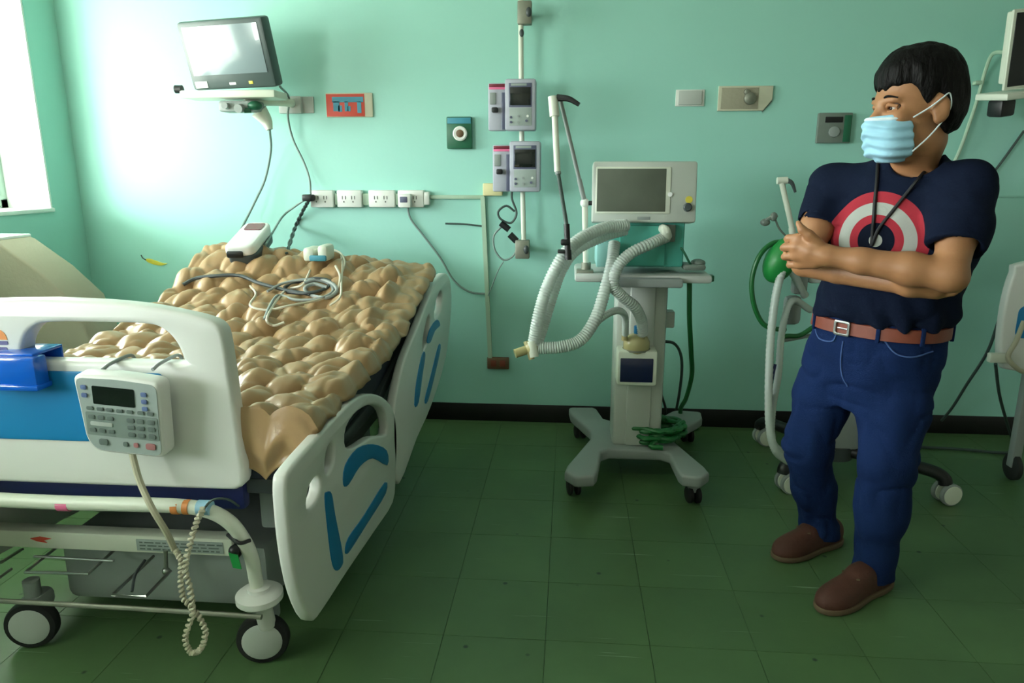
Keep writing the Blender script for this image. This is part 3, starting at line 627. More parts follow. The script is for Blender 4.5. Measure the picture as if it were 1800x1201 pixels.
# --- infusion pole on the wall
ip = thing('infusion_pole', 'white wall-mounted infusion pole with clamps', 'pole', WP(918, 450))
PO = 0.11
MB().tube([WP(915, -60, PO), WP(917, 230, PO), WP(921, 445, PO)], 0.0125, 14, 4).build('pole', 'white_plastic', ip)
for y0, y1, xx in ((12, 52, 925), (418, 450, 921)):
    a = WP(xx-12, y0, 0); b = WP(xx+12, y1, 0)
    MB().box2((a[0], WY-PO-0.028, a[2]), (b[0], WY-PO+0.022, b[2]), 0.006).build('clamp', 'dull_metal', ip)
    m_ = (a+b)/2; MB().cyl((m_[0], WY, m_[2]), (m_[0], WY-PO, m_[2]), 0.012).lathe([(0.03, 0), (0.03, 0.006)], 20, WALLM((m_[0], WY, m_[2]))).build('wall_bracket', 'dull_metal', ip)
    k = np.array([m_[0]+0.02, WY-PO-0.03, m_[2]]); MB().sphere(k, (0.014, 0.012, 0.022)).build('clamp_screw', 'dark_grey', ip)
q = WP(917, 58, PO+0.012); MB().sphere(q, (0.011, 0.01, 0.018)).build('stop_collar', 'dark_grey', ip)
# --- two infusion pumps
for x0, y0, lb in ((857, 141, 'lavender grey infusion pump, upper one on the wall pole'), (865, 249, 'lavender grey infusion pump, lower one on the wall pole')):
    pu = thing('infusion_pump', lb, 'infusion pump', WP(x0+45, y0+86, PO), 'infusion pumps on the wall pole')
    o = WP(x0, y0, 0.16); s = np.linalg.norm(WP(x0+86, y0, 0.16)-o)/86.0; PMx = frame(o, (1, 0, 0), (0, 0, -1), (0, -1, 0))
    def pb(a, b, c_, d_, z0, z1, r=0.004): return MB().box2((a*s, b*s, z0), (c_*s, d_*s, z1), r, PMx)
    pb(32, 0, 86, 86, -0.04, 0.05, 0.010).build('body', 'pump', pu)
    pb(2, 6, 33, 86, -0.03, 0.035, 0.008).build('door', 'pump', pu)
    pb(4, 8, 32, 13, 0.034, 0.037, 0.001).build('door_label', 'crimson', pu); pb(4, 13, 32, 17, 0.034, 0.037, 0.001).build('door_label', 'pink', pu)
    pb(5, 22, 16, 42, 0.034, 0.040, 0.004).build('door_window', 'mid_grey', pu)
    pb(26, 22, 32, 84, 0.034, 0.040, 0.002).build('door_trim', 'pump_dark', pu)
    MB().box2((9*s, 47*s, 0.034), (20*s, 56*s, 0.062), 0.006, PMx).build('lever', 'black', pu)
    pb(39, 7, 79, 47, 0.049, 0.052, 0.002).build('screen_surround', 'pump_dark', pu)
    pb(41, 14, 77, 44, 0.051, 0.054, 0.001).build('screen', 'screen_off', pu); pb(43, 8, 70, 12, 0.051, 0.054, 0.001).build('badge', 'keypad_light', pu)
    pb(40, 48, 79, 78, 0.049, 0.052, 0.002).build('keypad', 'keypad_light', pu)
    for bx_, by_, bm_ in ((43, 72, 'pump_dark'), (70, 70, 'pump_dark'), (72, 62, 'outlet_white'), (43, 64, 'pump_dark'), (56, 72, 'mid_grey'), (56, 62, 'mid_grey')):
        MB().lathe([(0.006, 0), (0.006, 0.004)], 12, PMx @ Matrix.Translation((bx_*s, by_*s, 0.051))).build('button', bm_, pu)
    MB().box2((50*s, 30*s, -0.055), (70*s, 60*s, -0.035), 0.004, PMx).build('pole_clamp', 'dark_grey', pu)
# plugs and cable loops below the pumps
def cable(name, pts, r, m, label, cat='cable', n=8): return one(name, MB().tube(pts, r, n, 6), m, label, cat)
def wc(pix, off): return [WP(x, y, off) for x, y in pix]
cable('pump_cable', wc([(900, 333), (900, 350), (908, 375), (898, 392), (880, 385), (876, 372), (890, 362), (905, 372)], 0.10), 0.0055, 'cable_dark', 'dark cable loop hanging just below the lower pump')
cable('pump_cable', wc([(882, 398), (868, 415), (870, 440), (885, 457), (902, 450), (908, 432), (900, 418)], 0.09), 0.005, 'cable_grey', 'grey cable loop around the lower pole clamp')
cable('pump_cable', wc([(885, 460), (876, 475), (866, 500), (858, 520)], 0.03), 0.003, 'cable_grey', 'thin grey cable from the loop down to the conduit')
one('cable_plug', MB().tube(wc([(880, 392), (895, 404)], 0.10), 0.016, 12, 0), 'black', 'black plug in the upper cable loop below the pumps', 'plug')
one('cable_plug', MB().tube(wc([(896, 412), (908, 424)], 0.115), 0.017, 12, 0), 'black', 'black plug beside the lower pole clamp', 'plug')
cable('mains_cable', wc([(716, 362), (722, 385), (745, 415), (775, 455), (797, 492), (825, 513), (858, 517)], 0.012), 0.0055, 'cable_grey', 'grey cable sagging from the right outlet to the conduit')
cable('wall_wire', wc([(783, 393), (815, 394), (850, 398)], 0.008), 0.0045, 'cable_dark', 'short dark wire left of the vertical conduit')
cable('monitor_cable', [PY(474, 228, 3.52), WP(476, 265, 0.10), WP(466, 315, 0.06), WP(448, 355, 0.08), WP(428, 395, 0.15), on_pad(404, 446, 0.012)], 0.006, 'cable_grey', 'pale grey cable hanging from under the monitor to the pad')
cable('monitor_cable', [PY(492, 152, 3.5), WP(508, 172, 0.08), WP(506, 205, 0.05), WP(515, 245, 0.03), WP(534, 285, 0.03), WP(544, 315, 0.04), WP(546, 342, 0.08)], 0.0055, 'cable_grey', 'grey cable from the monitor side to the left outlet')
cable('device_cable', [WP(543, 347, 0.08), WP(520, 362, 0.06), WP(495, 383, 0.12), on_pad(468, 442, 0.03)], 0.0055, 'cable_grey', 'grey cable from the left outlet to the handheld monitor')
tw = catmull([WP(543, 352, 0.08), WP(532, 372, 0.04), WP(518, 402, 0.05), on_pad(504, 448, 0.006)], 20)
twm = MB()
for ph in (0, math.pi): twm.tube([p+np.array([0.006*math.cos(i*0.55+ph), 0.006*math.sin(i*0.55+ph), 0]) for i, p in enumerate(tw)], 0.0052, 6, 0)
one('twisted_cable', twm, 'cable_dark', 'dark twisted cable from the left outlet down behind the pad', 'cable')
# yellow gecko shaped decal
g = WP(270, 460)
gd = thing('wall_decal', 'yellow leaf-shaped decal on the wall left of the bed', 'decal', g)
lf = [(-0.045, 0.012), (-0.02, 0.016), (0.02, 0.004), (0.055, -0.008), (0.078, -0.010), (0.05, -0.020), (0.01, -0.018), (-0.03, -0.004)]
MB().plate([[p[:2] for p in catmull([(a, b, 0) for a, b in lf], 3, True)]], 0.003, WALLM(g+np.array([0, -0.0015, 0])), 0.0005).build('leaf', 'yellow', gd)
MB().tube([g+np.array([-0.04, -0.003, 0.008]), g+np.array([-0.058, -0.003, 0.020]), g+np.array([-0.066, -0.003, 0.036])], 0.003, 6).build('stalk', 'cable_dark', gd)
# plates right of the ventilator
bq = thing('switch_plate', 'small grey-white wall plate left of the card holder', 'wall plate', WP(1212, 188))
wall_box(MB(), 1188, 158, 1237, 187, 0.008, 0.003).build('plate', 'outlet_white', bq); wall_box(MB(), 1193, 160, 1232, 185, 0.012, 0.003, 0.006).build('cover', 'grey_plastic', bq)
cq = thing('peeling_plate', 'long cream wall plate with dark knob and torn corner', 'wall plate', WP(1308, 195))
a = WP(1263, 152); b = WP(1355, 195); wv = b[0]-a[0]; hv = a[2]-b[2]
MB().plate([[(0, 0), (wv, 0), (wv, -hv*0.55), (wv*0.84, -hv), (0, -hv)]], 0.014, WALLM(a+np.array([0, -0.007, 0])), 0.003).build('plate', 'cream', cq)
MB().plate([[(0, 0), (wv*0.2, 0), (wv*0.03, -hv*0.45)]], 0.003, frame(WP(1338, 178, 0.006), (1, 0, 0), (0, 0, 1), (0, -1, 0))).build('torn_corner', 'outlet_grey', cq)
wall_box(MB(), 1268, 155, 1330, 192, 0.004, 0.001, 0.013).build('card', 'beige_cloth', cq)
k = WP(1318, 173, 0.017); MB().lathe([(0.030, -0.002), (0.028, 0.012), (0.015, 0.020)], 20, WALLM(k)).build('knob', 'dull_metal', cq)
k = WP(1313, 162, 0.017); MB().lathe([(0.016, -0.002), (0.014, 0.010), (0.006, 0.014)], 16, WALLM(k)).build('knob', 'dull_metal', cq)
dq = thing('gas_outlet', 'square dark grey gas outlet panel left of the man', 'gas outlet', WP(1463, 252))
wall_box(MB(), 1437, 199, 1491, 252, 0.025, 0.005).build('panel', 'outlet_grey', dq)
wall_box(MB(), 1448, 206, 1478, 216, 0.004, 0.002, 0.024).build('slot', 'black', dq)
k = WP(1466, 232, 0.025); MB().lathe([(0.026, -0.002), (0.024, 0.008), (0.010, 0.010)], 20, WALLM(k)).build('dial', 'mid_grey', dq)
wall_box(MB(), 1482, 203, 1490, 250, 0.004, 0.002, 0.024).build('side_trim', 'green_plate', dq)

# ================================================================== VENTILATOR
vt = thing('ventilator', 'grey and teal ventilator on a four-castor stand with breathing hoses', 'ventilator', (0.30, 3.1, 0))
VY = 2.98
# stand: cross shaped base
a = PZ(990, 835, 0.135); b = PZ(1250, 838, 0.135); bl = PZ(1020, 722, 0.135); br = PZ(1218, 728, 0.135)
base = [(a[0]+0.0, a[1]+0.02), (a[0]+0.05, a[1]-0.05), (a[0]+0.135, a[1]-0.03), (0.16, 2.98), (0.45, 2.98), (b[0]-0.13, b[1]-0.03), (b[0]-0.05, b[1]-0.05), (b[0]+0.0, b[1]+0.02),
        (0.475, 3.16), (br[0]+0.03, br[1]-0.10), (br[0]+0.04, br[1]+0.0), (br[0]-0.09, br[1]+0.02), (0.42, 3.36), (0.19, 3.36), (bl[0]+0.08, bl[1]+0.02), (bl[0]-0.06, bl[1]+0.01), (bl[0]-0.05, bl[1]-0.1), (0.13, 3.16)]
bo2 = []
for i in range(len(base)):
    p, q, r = np.array(base[i-1]), np.array(base[i]), np.array(base[(i+1) % len(base)])
    for t in (0.25, 0.12): bo2.append(tuple(q+(p-q)*t))
    for t in (0.12, 0.25): bo2.append(tuple(q+(r-q)*t))
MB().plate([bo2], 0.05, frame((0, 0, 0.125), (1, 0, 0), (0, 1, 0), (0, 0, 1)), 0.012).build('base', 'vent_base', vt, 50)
for cx, cy in ((0.037, 2.84), (0.534, 2.80), (bl[0], bl[1]-0.03), (br[0]-0.03, br[1]-0.03)):
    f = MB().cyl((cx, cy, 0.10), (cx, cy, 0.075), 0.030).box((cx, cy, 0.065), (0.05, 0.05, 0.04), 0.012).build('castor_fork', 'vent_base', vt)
    for dx in (-0.016, 0.016):
        q = Vector((1, 0.25, 0)).normalized().to_track_quat('Z', 'Y').to_matrix().to_4x4(); q.translation = (cx+dx, cy-0.01, 0.036)
        MB().lathe([(0.03, -0.010), (0.036, -0.006), (0.036, 0.006), (0.03, 0.010)], 24, q).build('wheel', 'rubber', f)
# column
MB().box2((0.207, 3.04, 0.14), (0.425, 3.24, 0.90), 0.02).build('column', 'vent_grey', vt)
MB().box2((0.265, 3.025, 0.15), (0.372, 3.05, 0.90), 0.01).build('column_front', 'vent_grey', vt)
# tray
ty = 2.97; za = PY(1010, 478, ty)[2]; zb = PY(1010, 492, ty)[2]; xa_, xb_ = PY(1010, 485, ty)[0], PY(1247, 490, ty)[0]
MB().box2((xa_, 2.90, zb), (xb_, 3.26, za), 0.012).build('tray', 'grey_plastic', vt)
MB().box2((xa_+0.14, 2.87, zb-0.015), (xb_-0.12, 2.95, za-0.01), 0.01).build('tray_front', 'mid_grey', vt)
MB().box2((xb_-0.02, 2.93, zb+0.004), (xb_+0.012, 2.97, za-0.004), 0.004).build('tray_end', 'green_plate', vt)
# teal body
tl = PY(1055, 392, 2.95); trr = PY(1200, 470, 2.95)
MB().box2((tl[0]+0.02, 2.94, trr[2]), (trr[0], 3.24, tl[2]+0.01), 0.012).build('body', 'vent_teal', vt)
q0, q1 = PY(1049, 425, 2.90), PY(1075, 470, 2.90)
MB().box2((q0[0], 2.90, q1[2]), (q1[0]+0.005, 3.10, q0[2]), 0.006).build('side_module', mat('pale_cyan_shell', '9ad2cf', 0.4), vt)
q0, q1 = PY(1090, 396, 2.93), PY(1168, 470, 2.93)
MB().box2((q0[0], 2.925, q1[2]+0.005), (q1[0], 2.95, q0[2]), 0.006).build('body_panel', 'vent_teal', vt)
q0, q1 = PY(1172, 395, 2.93), PY(1186, 425, 2.93)
MB().box2((q0[0], 2.92, q1[2]), (q1[0], 2.95, q0[2]), 0.004).build('port_block', 'outlet_grey', vt)
# display head
TL, BR = PY(1043, 285, 2.90), PY(1221, 389, 2.93); hw = BR[0]-TL[0]; hc = (TL+BR)/2; hh_ = TL[2]-BR[2]
HMx = frame(hc, (1, 0, 0), Vector((0, 0.12, 1)).normalized(), Vector((0, -1, 0.12)).normalized())
MB().box((0, 0, -0.05), (hw, hh_+0.01, 0.10), 0.010, HMx).build('display_head', 'vent_grey', vt)
MB().box((-0.045, 0.006, 0.0), (hw*0.72, hh_*0.80, 0.010), 0.006, HMx).build('screen_surround', 'white_plastic', vt)
MB().box((-0.052, 0.006, 0.0045), (hw*0.66, hh_*0.73, 0.004), 0.002, HMx).build('screen', 'vent_screen', vt)
MB().box((0.0, -hh_/2+0.012, 0.001), (0.05, 0.012, 0.003), 0.001, HMx).build('badge', 'mid_grey', vt)
MB().lathe([(0.017, -0.01), (0.017, 0.012), (0.012, 0.016)], 20, HMx @ Matrix.Translation((hw/2-0.035, -hh_/2+0.055, 0.0))).build('dial', 'dark_grey', vt)
MB().lathe([(0.014, 0), (0.014, 0.002)], 20, HMx @ Matrix.Translation((hw/2-0.030, -hh_/2+0.085, 0.0))).build('dial_label', 'yellow', vt)
MB().lathe([(0.009, -0.01), (0.009, 0.004)], 16, HMx @ Matrix.Translation((hw/2-0.105, -0.01, 0.004))).build('button', 'sticker_white', vt)
MB().box((0.0, -hh_/2-0.02, -0.09), (0.2, 0.06, 0.08), 0.01, HMx).build('head_bracket', 'vent_teal', vt)
# humidifier on the column
hx = thing  # (kept as parts of the ventilator: bolted to its column)
q0, q1 = PY(1086, 617, 2.93), PY(1154, 680, 2.93)
hm = MB().box2((q0[0], 2.93, q1[2]), (q1[0], 3.04, q0[2]), 0.012).build('humidifier', 'white_plastic', vt)
s0, s1 = PY(1091, 630, 2.928), PY(1147, 673, 2.928)
MB().box2((s0[0], 2.926, s1[2]), (s1[0], 2.935, s0[2]), 0.003).build('humidifier_display', 'navy_lcd', hm)
cc0 = PY(1119, 600, 2.98)
MB().lathe([(0.050, -0.045), (0.056, -0.035), (0.056, 0.0), (0.045, 0.02), (0.030, 0.028)], 24, Matrix.Translation(cc0)).build('water_chamber', 'amber', hm)
MB().lathe([(0.059, -0.038), (0.059, -0.030)], 24, Matrix.Translation(cc0)).build('chamber_band', 'dull_metal', hm)
for px_, py_, m_ in ((1098, 590, 'amber'), (1128, 588, 'amber'), (1120, 578, 'blue'), (1132, 612, 'sticker_white')):
    k = PY(px_, py_, 2.95); MB().cyl(k+np.array([0, 0, -0.02]), k+np.array([0, 0, 0.012]), 0.013).build('chamber_port', m_, hm)
# breathing hoses, corrugated
def hose(pts, r, name='breathing_hose', m='hose'):
    L = sum(np.linalg.norm(np.array(pts[i+1])-np.array(pts[i])) for i in range(len(pts)-1)); n = max(6, int(L/(len(pts)-1)/0.0035))
    N = n*(len(pts)-1); per = max(1, L/0.011)
    return MB().tube(pts, lambda t: r*(1+0.10*math.sin(2*math.pi*per*t)), 14, n).build(name, m, vt, 80)
wy = PY(935, 612, 2.66)
hose([PY(1102, 396, 2.86), PY(1060, 402, 2.80), PY(1015, 424, 2.72), PY(985, 458, 2.68), PY(960, 510, 2.66), PY(946, 560, 2.65), PY(938, 605, 2.66)], 0.023)
hose([PY(1100, 404, 2.88), PY(1055, 418, 2.84), PY(1010, 442, 2.78), PY(985, 480, 2.74), PY(968, 530, 2.71), PY(956, 570, 2.69), PY(944, 606, 2.67)], 0.021)
hose([PY(946, 612, 2.66), PY(985, 610, 2.66), PY(1020, 598, 2.68), PY(1046, 562, 2.72), PY(1062, 515, 2.78), PY(1075, 465, 2.84), PY(1080, 428, 2.90)], 0.023)
hose([PY(1172, 416, 2.91), PY(1145, 428, 2.86), PY(1108, 446, 2.82), PY(1086, 470, 2.80), PY(1078, 500, 2.80), PY(1092, 520, 2.82), PY(1116, 540, 2.86), PY(1128, 565, 2.92), PY(1129, 588, 2.95)], 0.022)
hose([PY(1035, 580, 2.72), PY(1062, 556, 2.76), PY(1085, 546, 2.82), PY(1098, 556, 2.89), PY(1099, 588, 2.94)], 0.014)
MB().tube([PY(1165, 402, 2.93), PY(1170, 406, 2.88), PY(1173, 416, 2.90)], 0.019, 14).build('hose_elbow', 'white_plastic', vt)
MB().sphere(wy, 0.030).tube([wy, PY(905, 622, 2.64)], 0.018, 12, 0).tube([PY(925, 600, 2.66), PY(935, 632, 2.64)], 0.012, 10, 0).build('wye_piece', 'amber', vt)
MB().tube([wy+np.array([0.0, -0.01, 0.03]), wy+np.array([0.01, -0.02, -0.03])], 0.018, 12, 0).build('wye_connector', 'white_plastic', vt)
# hose support arm
pj = PY(1028, 357, 2.94); pb_ = PY(1030, 474, 2.97); at_ = PY(976, 176, 2.86)
MB().cyl(pb_, pj, 0.012).build('arm_post', 'white_plastic', vt)
MB().cyl(pb_+np.array([0, 0, -0.01]), pb_+np.array([0, 0, 0.03]), 0.020).box(pb_+np.array([-0.005, -0.01, -0.006]), (0.07, 0.06, 0.016), 0.004).build('arm_foot', 'dull_metal', vt)
MB().sphere(pj, 0.019).build('arm_joint', 'outlet_white', vt)
MB().cyl(pj, pj+np.array([0.04, -0.01, 0.0]), 0.009).sphere(pj+np.array([0.045, -0.01, 0]), 0.014).build('arm_lever', 'black', vt)
MB().cyl(pj, PY(1018, 315, 2.93), 0.010).cyl(PY(1018, 315, 2.93), at_+np.array([0.02, 0.02, 0]), 0.008).build('upper_arm', 'mid_grey', vt)
MB().cyl(PY(972, 170, 2.85), PY(975, 205, 2.84), 0.019).cyl(PY(975, 200, 2.84), PY(980, 302, 2.80), 0.012).build('lower_arm', 'white_plastic', vt)
MB().tube([PY(980, 172, 2.85), PY(1000, 174, 2.83), PY(1018, 184, 2.82)], lambda t: 0.014-0.006*t, 10).build('arm_lever', 'black', vt)
MB().sphere(PY(981, 304, 2.80), 0.012).build('arm_joint', 'mid_grey', vt)
MB().cyl(PY(981, 304, 2.80), PY(996, 396, 2.66), 0.0075).build('lower_arm', 'cable_dark', vt)
MB().cyl(PY(996, 394, 2.66), PY(998, 444, 2.645), 0.011).box(PY(994, 426, 2.65), (0.035, 0.03, 0.022), 0.006).box(PY(992, 442, 2.66), (0.05, 0.05, 0.012), 0.004).cyl(PY(998, 440, 2.645), PY(999, 457, 2.64), 0.013).build('hose_clip', 'black', vt)
# tray odds and ends, leads behind
k = PY(1218, 468, 2.98); MB().box(k, (0.09, 0.10, 0.025), 0.010).sphere(k+np.array([0.02, 0, 0.015]), (0.03, 0.04, 0.015)).build('sensor_box', 'outlet_grey', vt)
MB().tube([PY(1185, 425, 2.96), PY(1200, 440, 2.94), PY(1212, 462, 2.94), k], 0.005, 8).build('sensor_lead', 'green_plate', vt)
MB().box2(PY(1158, 548, 3.1), PY(1182, 572, 3.16), 0.006).build('column_hook', 'grey_plastic', vt)
cable('oxygen_hose', [PY(1212, 496, 3.1), PY(1212, 560, 3.12), PY(1215, 620, 3.2), PY(1216, 660, 3.3), PY(1206, 700, 3.4), PY(1196, 722, 3.48), np.array([0.62, 3.60, 0.02]), np.array([0.70, 3.66, 0.012])], 0.011, 'green_hose', 'green oxygen hose running down behind the ventilator', 'hose')
cable('power_cord', [PY(1162, 600, 3.22), PY(1185, 604, 3.26), PY(1197, 625, 3.3), PY(1198, 660, 3.4), PY(1190, 715, 3.55), np.array([0.55, 3.62, 0.010])], 0.007, 'cable_dark', 'dark power cord looping beside the ventilator column', 'cord')
cable('power_cord', [PY(1160, 640, 3.26), PY(1162, 690, 3.34), PY(1170, 722, 3.5), np.array([0.50, 3.64, 0.010])], 0.006, 'black', 'black cord hanging straight down behind the ventilator column', 'cord')
# green hose coiled on the base
cc1 = PZ(1146, 765, 0.16); co = []
for i in range(150):
    t = i/149; a = t*2*math.pi*6.0; rr = 0.118+0.020*math.sin(i*1.9)*0.6+0.012*math.cos(a*0.37)
    co.append((cc1[0]+rr*math.cos(a)*1.08, cc1[1]-0.01+rr*math.sin(a)*0.95, 0.166+0.065*t+0.006*math.sin(a*1.3)))
co += [(cc1[0]-0.02, cc1[1]-0.145, 0.17), (cc1[0]+0.03, cc1[1]-0.16, 0.163)]
cable('coiled_hose', co, 0.0115, 'green_hose', 'dark green hose coiled on the ventilator base', 'hose')

# ================================================================== SECOND MACHINE BEHIND THE MAN
v2 = thing('ventilator', 'ventilator stand with black base and white castors behind the man', 'ventilator', (1.22, 3.12, 0))
bc = np.array([1.20, 3.12, 0])
MB().cyl((bc[0], bc[1], 0.10), (bc[0], bc[1], 0.16), 0.09).build('base_hub', 'dark_grey', v2)
c2 = PZ(1663, 893)
for tgt in (np.array([c2[0]-0.0, c2[1]+0.05, 0]), np.array([1.52, 3.50, 0]), np.array([0.98, 3.48, 0]), np.array([0.94, 2.93, 0])):
    d = tgt-bc
    MB().tube([bc+np.array([0, 0, 0.13]), bc+d*0.5+np.array([0, 0, 0.135]), bc+d*0.88+np.array([0, 0, 0.13]), bc+d*1.0+np.array([0, 0, 0.11]), bc+d*1.02+np.array([0, 0, 0.085])], 0.027, 12).build('base_leg', 'black', v2)
    for s in (-0.024, 0.024):
        ax = Vector((0.25, -1, 0)).normalized(); q = ax.to_track_quat('Z', 'Y').to_matrix().to_4x4(); q.translation = tgt+np.array([0.02+s*0.25*(1), -s, 0.047])
        w = MB().lathe([(0.036, -0.012), (0.047, -0.008), (0.047, 0.008), (0.036, 0.012)], 28, q).build('wheel', 'mid_grey', v2)
        MB().lathe([(0.040, -0.014), (0.042, 0.0), (0.040, 0.014), (0.02, 0.017)], 28, q).build('wheel_cover', 'white_plastic', w)
MB().box2((1.13, 3.04, 0.15), (1.29, 3.20, 0.92), 0.02).build('column', 'mid_grey', v2)
MB().tube([(1.10, 3.0, 0.60), (1.09, 2.99, 0.35), (1.12, 3.0, 0.2), (1.17, 3.02, 0.16)], 0.008, 8).build('lead', 'cable_beige', v2)
MB().box2((0.98, 2.98, 0.90), (1.50, 3.28, 0.935), 0.012).build('tray', 'grey_plastic', v2)
MB().box2((1.10, 3.02, 0.935), (1.45, 3.26, 1.10), 0.012).build('body', 'vent_teal', v2)
MB().box2((1.10, 3.0, 1.10), (1.46, 3.12, 1.33), 0.015).build('display_head', 'vent_grey', v2)
MB().box2((1.13, 2.997, 1.13), (1.42, 3.005, 1.30), 0.003).build('screen', 'vent_screen', v2)
MB().cyl(PY(1402, 515, 3.0), PY(1392, 400, 2.98), 0.013).cyl(PY(1392, 400, 2.98), PY(1374, 320, 2.96), 0.011).cyl(PY(1366, 318, 2.96), PY(1384, 317, 2.96), 0.014).build('hose_arm', 'white_plastic', v2)
MB().tube([PY(1382, 317, 2.96), PY(1392, 322, 2.95), PY(1398, 338, 2.95)], lambda t: 0.011-0.006*t, 8).build('arm_lever', 'dark_grey', v2)
MB().tube([PY(1342, 392, 2.97), PY(1352, 384, 2.96), PY(1366, 378, 2.96)], 0.008, 8).sphere(PY(1345, 391, 2.97), (0.02, 0.015, 0.015)).sphere(PY(1360, 381, 2.96), (0.015, 0.012, 0.018)).tube([PY(1362, 384, 2.97), PY(1372, 405, 2.98), PY(1398, 430, 3.0)], 0.004, 6).build('hose_clip', 'outlet_grey', v2)
def hose2(pts, r): return MB().tube(pts, lambda t: r*(1+0.06*math.sin(t*420)), 12, 30).build('breathing_hose', 'hose', v2, 80)
hose2([PY(1415, 520, 2.98), PY(1385, 470, 2.90), PY(1368, 500, 2.88), PY(1357, 570, 2.86), PY(1352, 650, 2.84), PY(1352, 740, 2.82), PY(1362, 790, 2.82), PY(1385, 812, 2.86)], 0.016)
hose2([PY(1425, 545, 2.98), PY(1392, 530, 2.92), PY(1375, 580, 2.90), PY(1368, 660, 2.88), PY(1358, 720, 2.86), PY(1358, 775, 2.86), PY(1380, 800, 2.90)], 0.014)
MB().box(PY(1392, 545, 2.96), (0.07, 0.05, 0.12), 0.02).box(PY(1405, 500, 2.98), (0.06, 0.05, 0.08), 0.015).cyl(PY(1370, 600, 2.93), PY(1425, 590, 3.0), 0.008).build('humidifier', 'mid_grey', v2)
MB().tube([PY(1360, 640, 2.86), PY(1352, 680, 2.84), PY(1350, 705, 2.85)], 0.012, 10).build('connector', 'navy', v2)
MB().tube([PY(1430, 575, 2.98), PY(1405, 590, 2.96), PY(1378, 592, 2.94), PY(1372, 610, 2.93)], 0.010, 10).build('green_lead', 'green_hose', v2)
gb = thing('breathing_bag', 'round green rubber bag hanging beside the man with green tube', 'breathing bag', PY(1372, 495, 2.92))
gc = PY(1372, 458, 2.92); q = Matrix.Rotation(math.radians(22), 4, 'Y')
MB().sphere(gc, (0.062, 0.055, 0.095), 24, q).build('bag', 'green_bag', gb, 80)
MB().tube([PY(1388, 425, 2.94), PY(1358, 428, 2.92), PY(1335, 450, 2.90), PY(1322, 490, 2.90), PY(1324, 530, 2.90), PY(1336, 562, 2.91), PY(1352, 576, 2.92), PY(1380, 580, 2.95)], 0.010, 10).build('tube', 'green_hose', gb)
MB().cyl(PY(1392, 432, 2.93), PY(1402, 425, 2.99), 0.014).build('connector', 'outlet_grey', gb)

# ================================================================== RIGHT EDGE OF THE VIEW
m2 = thing('patient_monitor', 'dark patient monitor cut off at the right edge of the view', 'monitor', WP(1810, 190))
TL, BL = PY(1785, 18, 3.42), PY(1766, 158, 3.46)
hh2 = TL[2]-BL[2]; e2 = Vector((-0.05, -0.06, 1)).normalized()
oy = Vector(TL-BL).normalized(); ox = Vector((1, 0.35, 0)); ox -= oy*ox.dot(oy); ox.normalize(); oz = ox.cross(oy)
M2 = frame(BL, ox, oy, oz); h2 = float(np.linalg.norm(TL-BL))
MB().box2((0.03, 0.02, -0.07), (0.36, h2, -0.012), 0.010, M2).build('rear_housing', 'white_plastic', m2)
MB().box2((-0.004, -0.004, -0.014), (0.364, h2+0.004, 0), 0.005, M2).build('front_bezel', 'white_plastic', m2)
MB().box2((0.010, 0.010, -0.004), (0.35, h2-0.010, 0.003), 0.004, M2).build('screen', 'black', m2)
MB().box2((-0.012, -0.045, -0.14), (0.38, -0.015, 0.03), 0.008, M2).build('tray', 'white_plastic', m2)
MB().box2((0.02, -0.12, -0.10), (0.10, -0.045, -0.02), 0.012, M2).build('clamp', 'black', m2)
MB().tube([M2 @ Vector((0.2, -0.03, -0.1)), (2.25, 3.62, 1.72), (2.28, 3.72, 1.72)], 0.02, 10).lathe([(0.05, 0), (0.05, 0.01)], 20, WALLM((2.28, 3.72, 1.72))).build('wall_arm', 'white_plastic', m2)
cable('monitor_cable', [WP(1768, 92, 0.20), WP(1745, 95, 0.08), WP(1732, 125, 0.03), WP(1718, 175, 0.02), WP(1703, 220, 0.02), WP(1688, 262, 0.02), WP(1660, 330, 0.02), WP(1650, 420, 0.02)], 0.0085, 'conduit', 'pale cable curving down from the right monitor behind the man')
one('cable_clip', wall_box(MB(), 1709, 143, 1724, 150, 0.03, 0.004), 'conduit', 'small clip holding the pale cable to the wall', 'clip')
cable('wall_wire', wc([(1800, 230), (1780, 258), (1752, 296), (1720, 335), (1690, 400)], 0.015), 0.006, 'cable_dark', 'dark wire slanting behind the man, right edge of the view')
tag(wall_box(MB(), 1660, 343.5, 1830, 347.5, 0.006, 0.001).build('trim_1', 'wall'), kind='structure')
# neighbouring bed end
nb = thing('bed_headboard', 'ivory headboard with blue inlay at the right edge of the view', 'headboard', (2.2, 3.15, 0))
nbp = [PY(x, y, 3.10) for x, y in ((1800, 462), (1782, 480), (1768, 525), (1760, 575), (1757, 615), (1762, 640), (1780, 652))]
o_ = [(p[0], p[2]) for p in nbp]; xr = 2*2.23
o_ = o_+[(2.23, o_[-1][1]-0.01)]+[(xr-a, b) for a, b in o_[::-1]]+[(2.23, o_[0][1]+0.05)]
MB().plate([[p[:2] for p in catmull([(a, b, 0) for a, b in o_], 3, True)]], 0.05, XZ(3.12), 0.012).build('panel', 'bed_white', nb, 50)
MB().plate([rrect(1.885, 0.66, 2.58, 0.80, 0.03)], 0.006, XZ(3.096), 0.002).build('inlay', 'blue', nb)
for x in (2.0, 2.46):
    MB().box2((x-0.02, 3.12, 0.06), (x+0.02, 3.16, 0.62), 0.005).build('post', 'mid_grey', nb)
    MB().lathe([(0.05, -0.015), (0.06, -0.01), (0.06, 0.01), (0.05, 0.015)], 24, frame((x, 3.14, 0.06), (0, 1, 0), (0, 0, 1), (1, 0, 0))).build('wheel', 'rubber', nb)
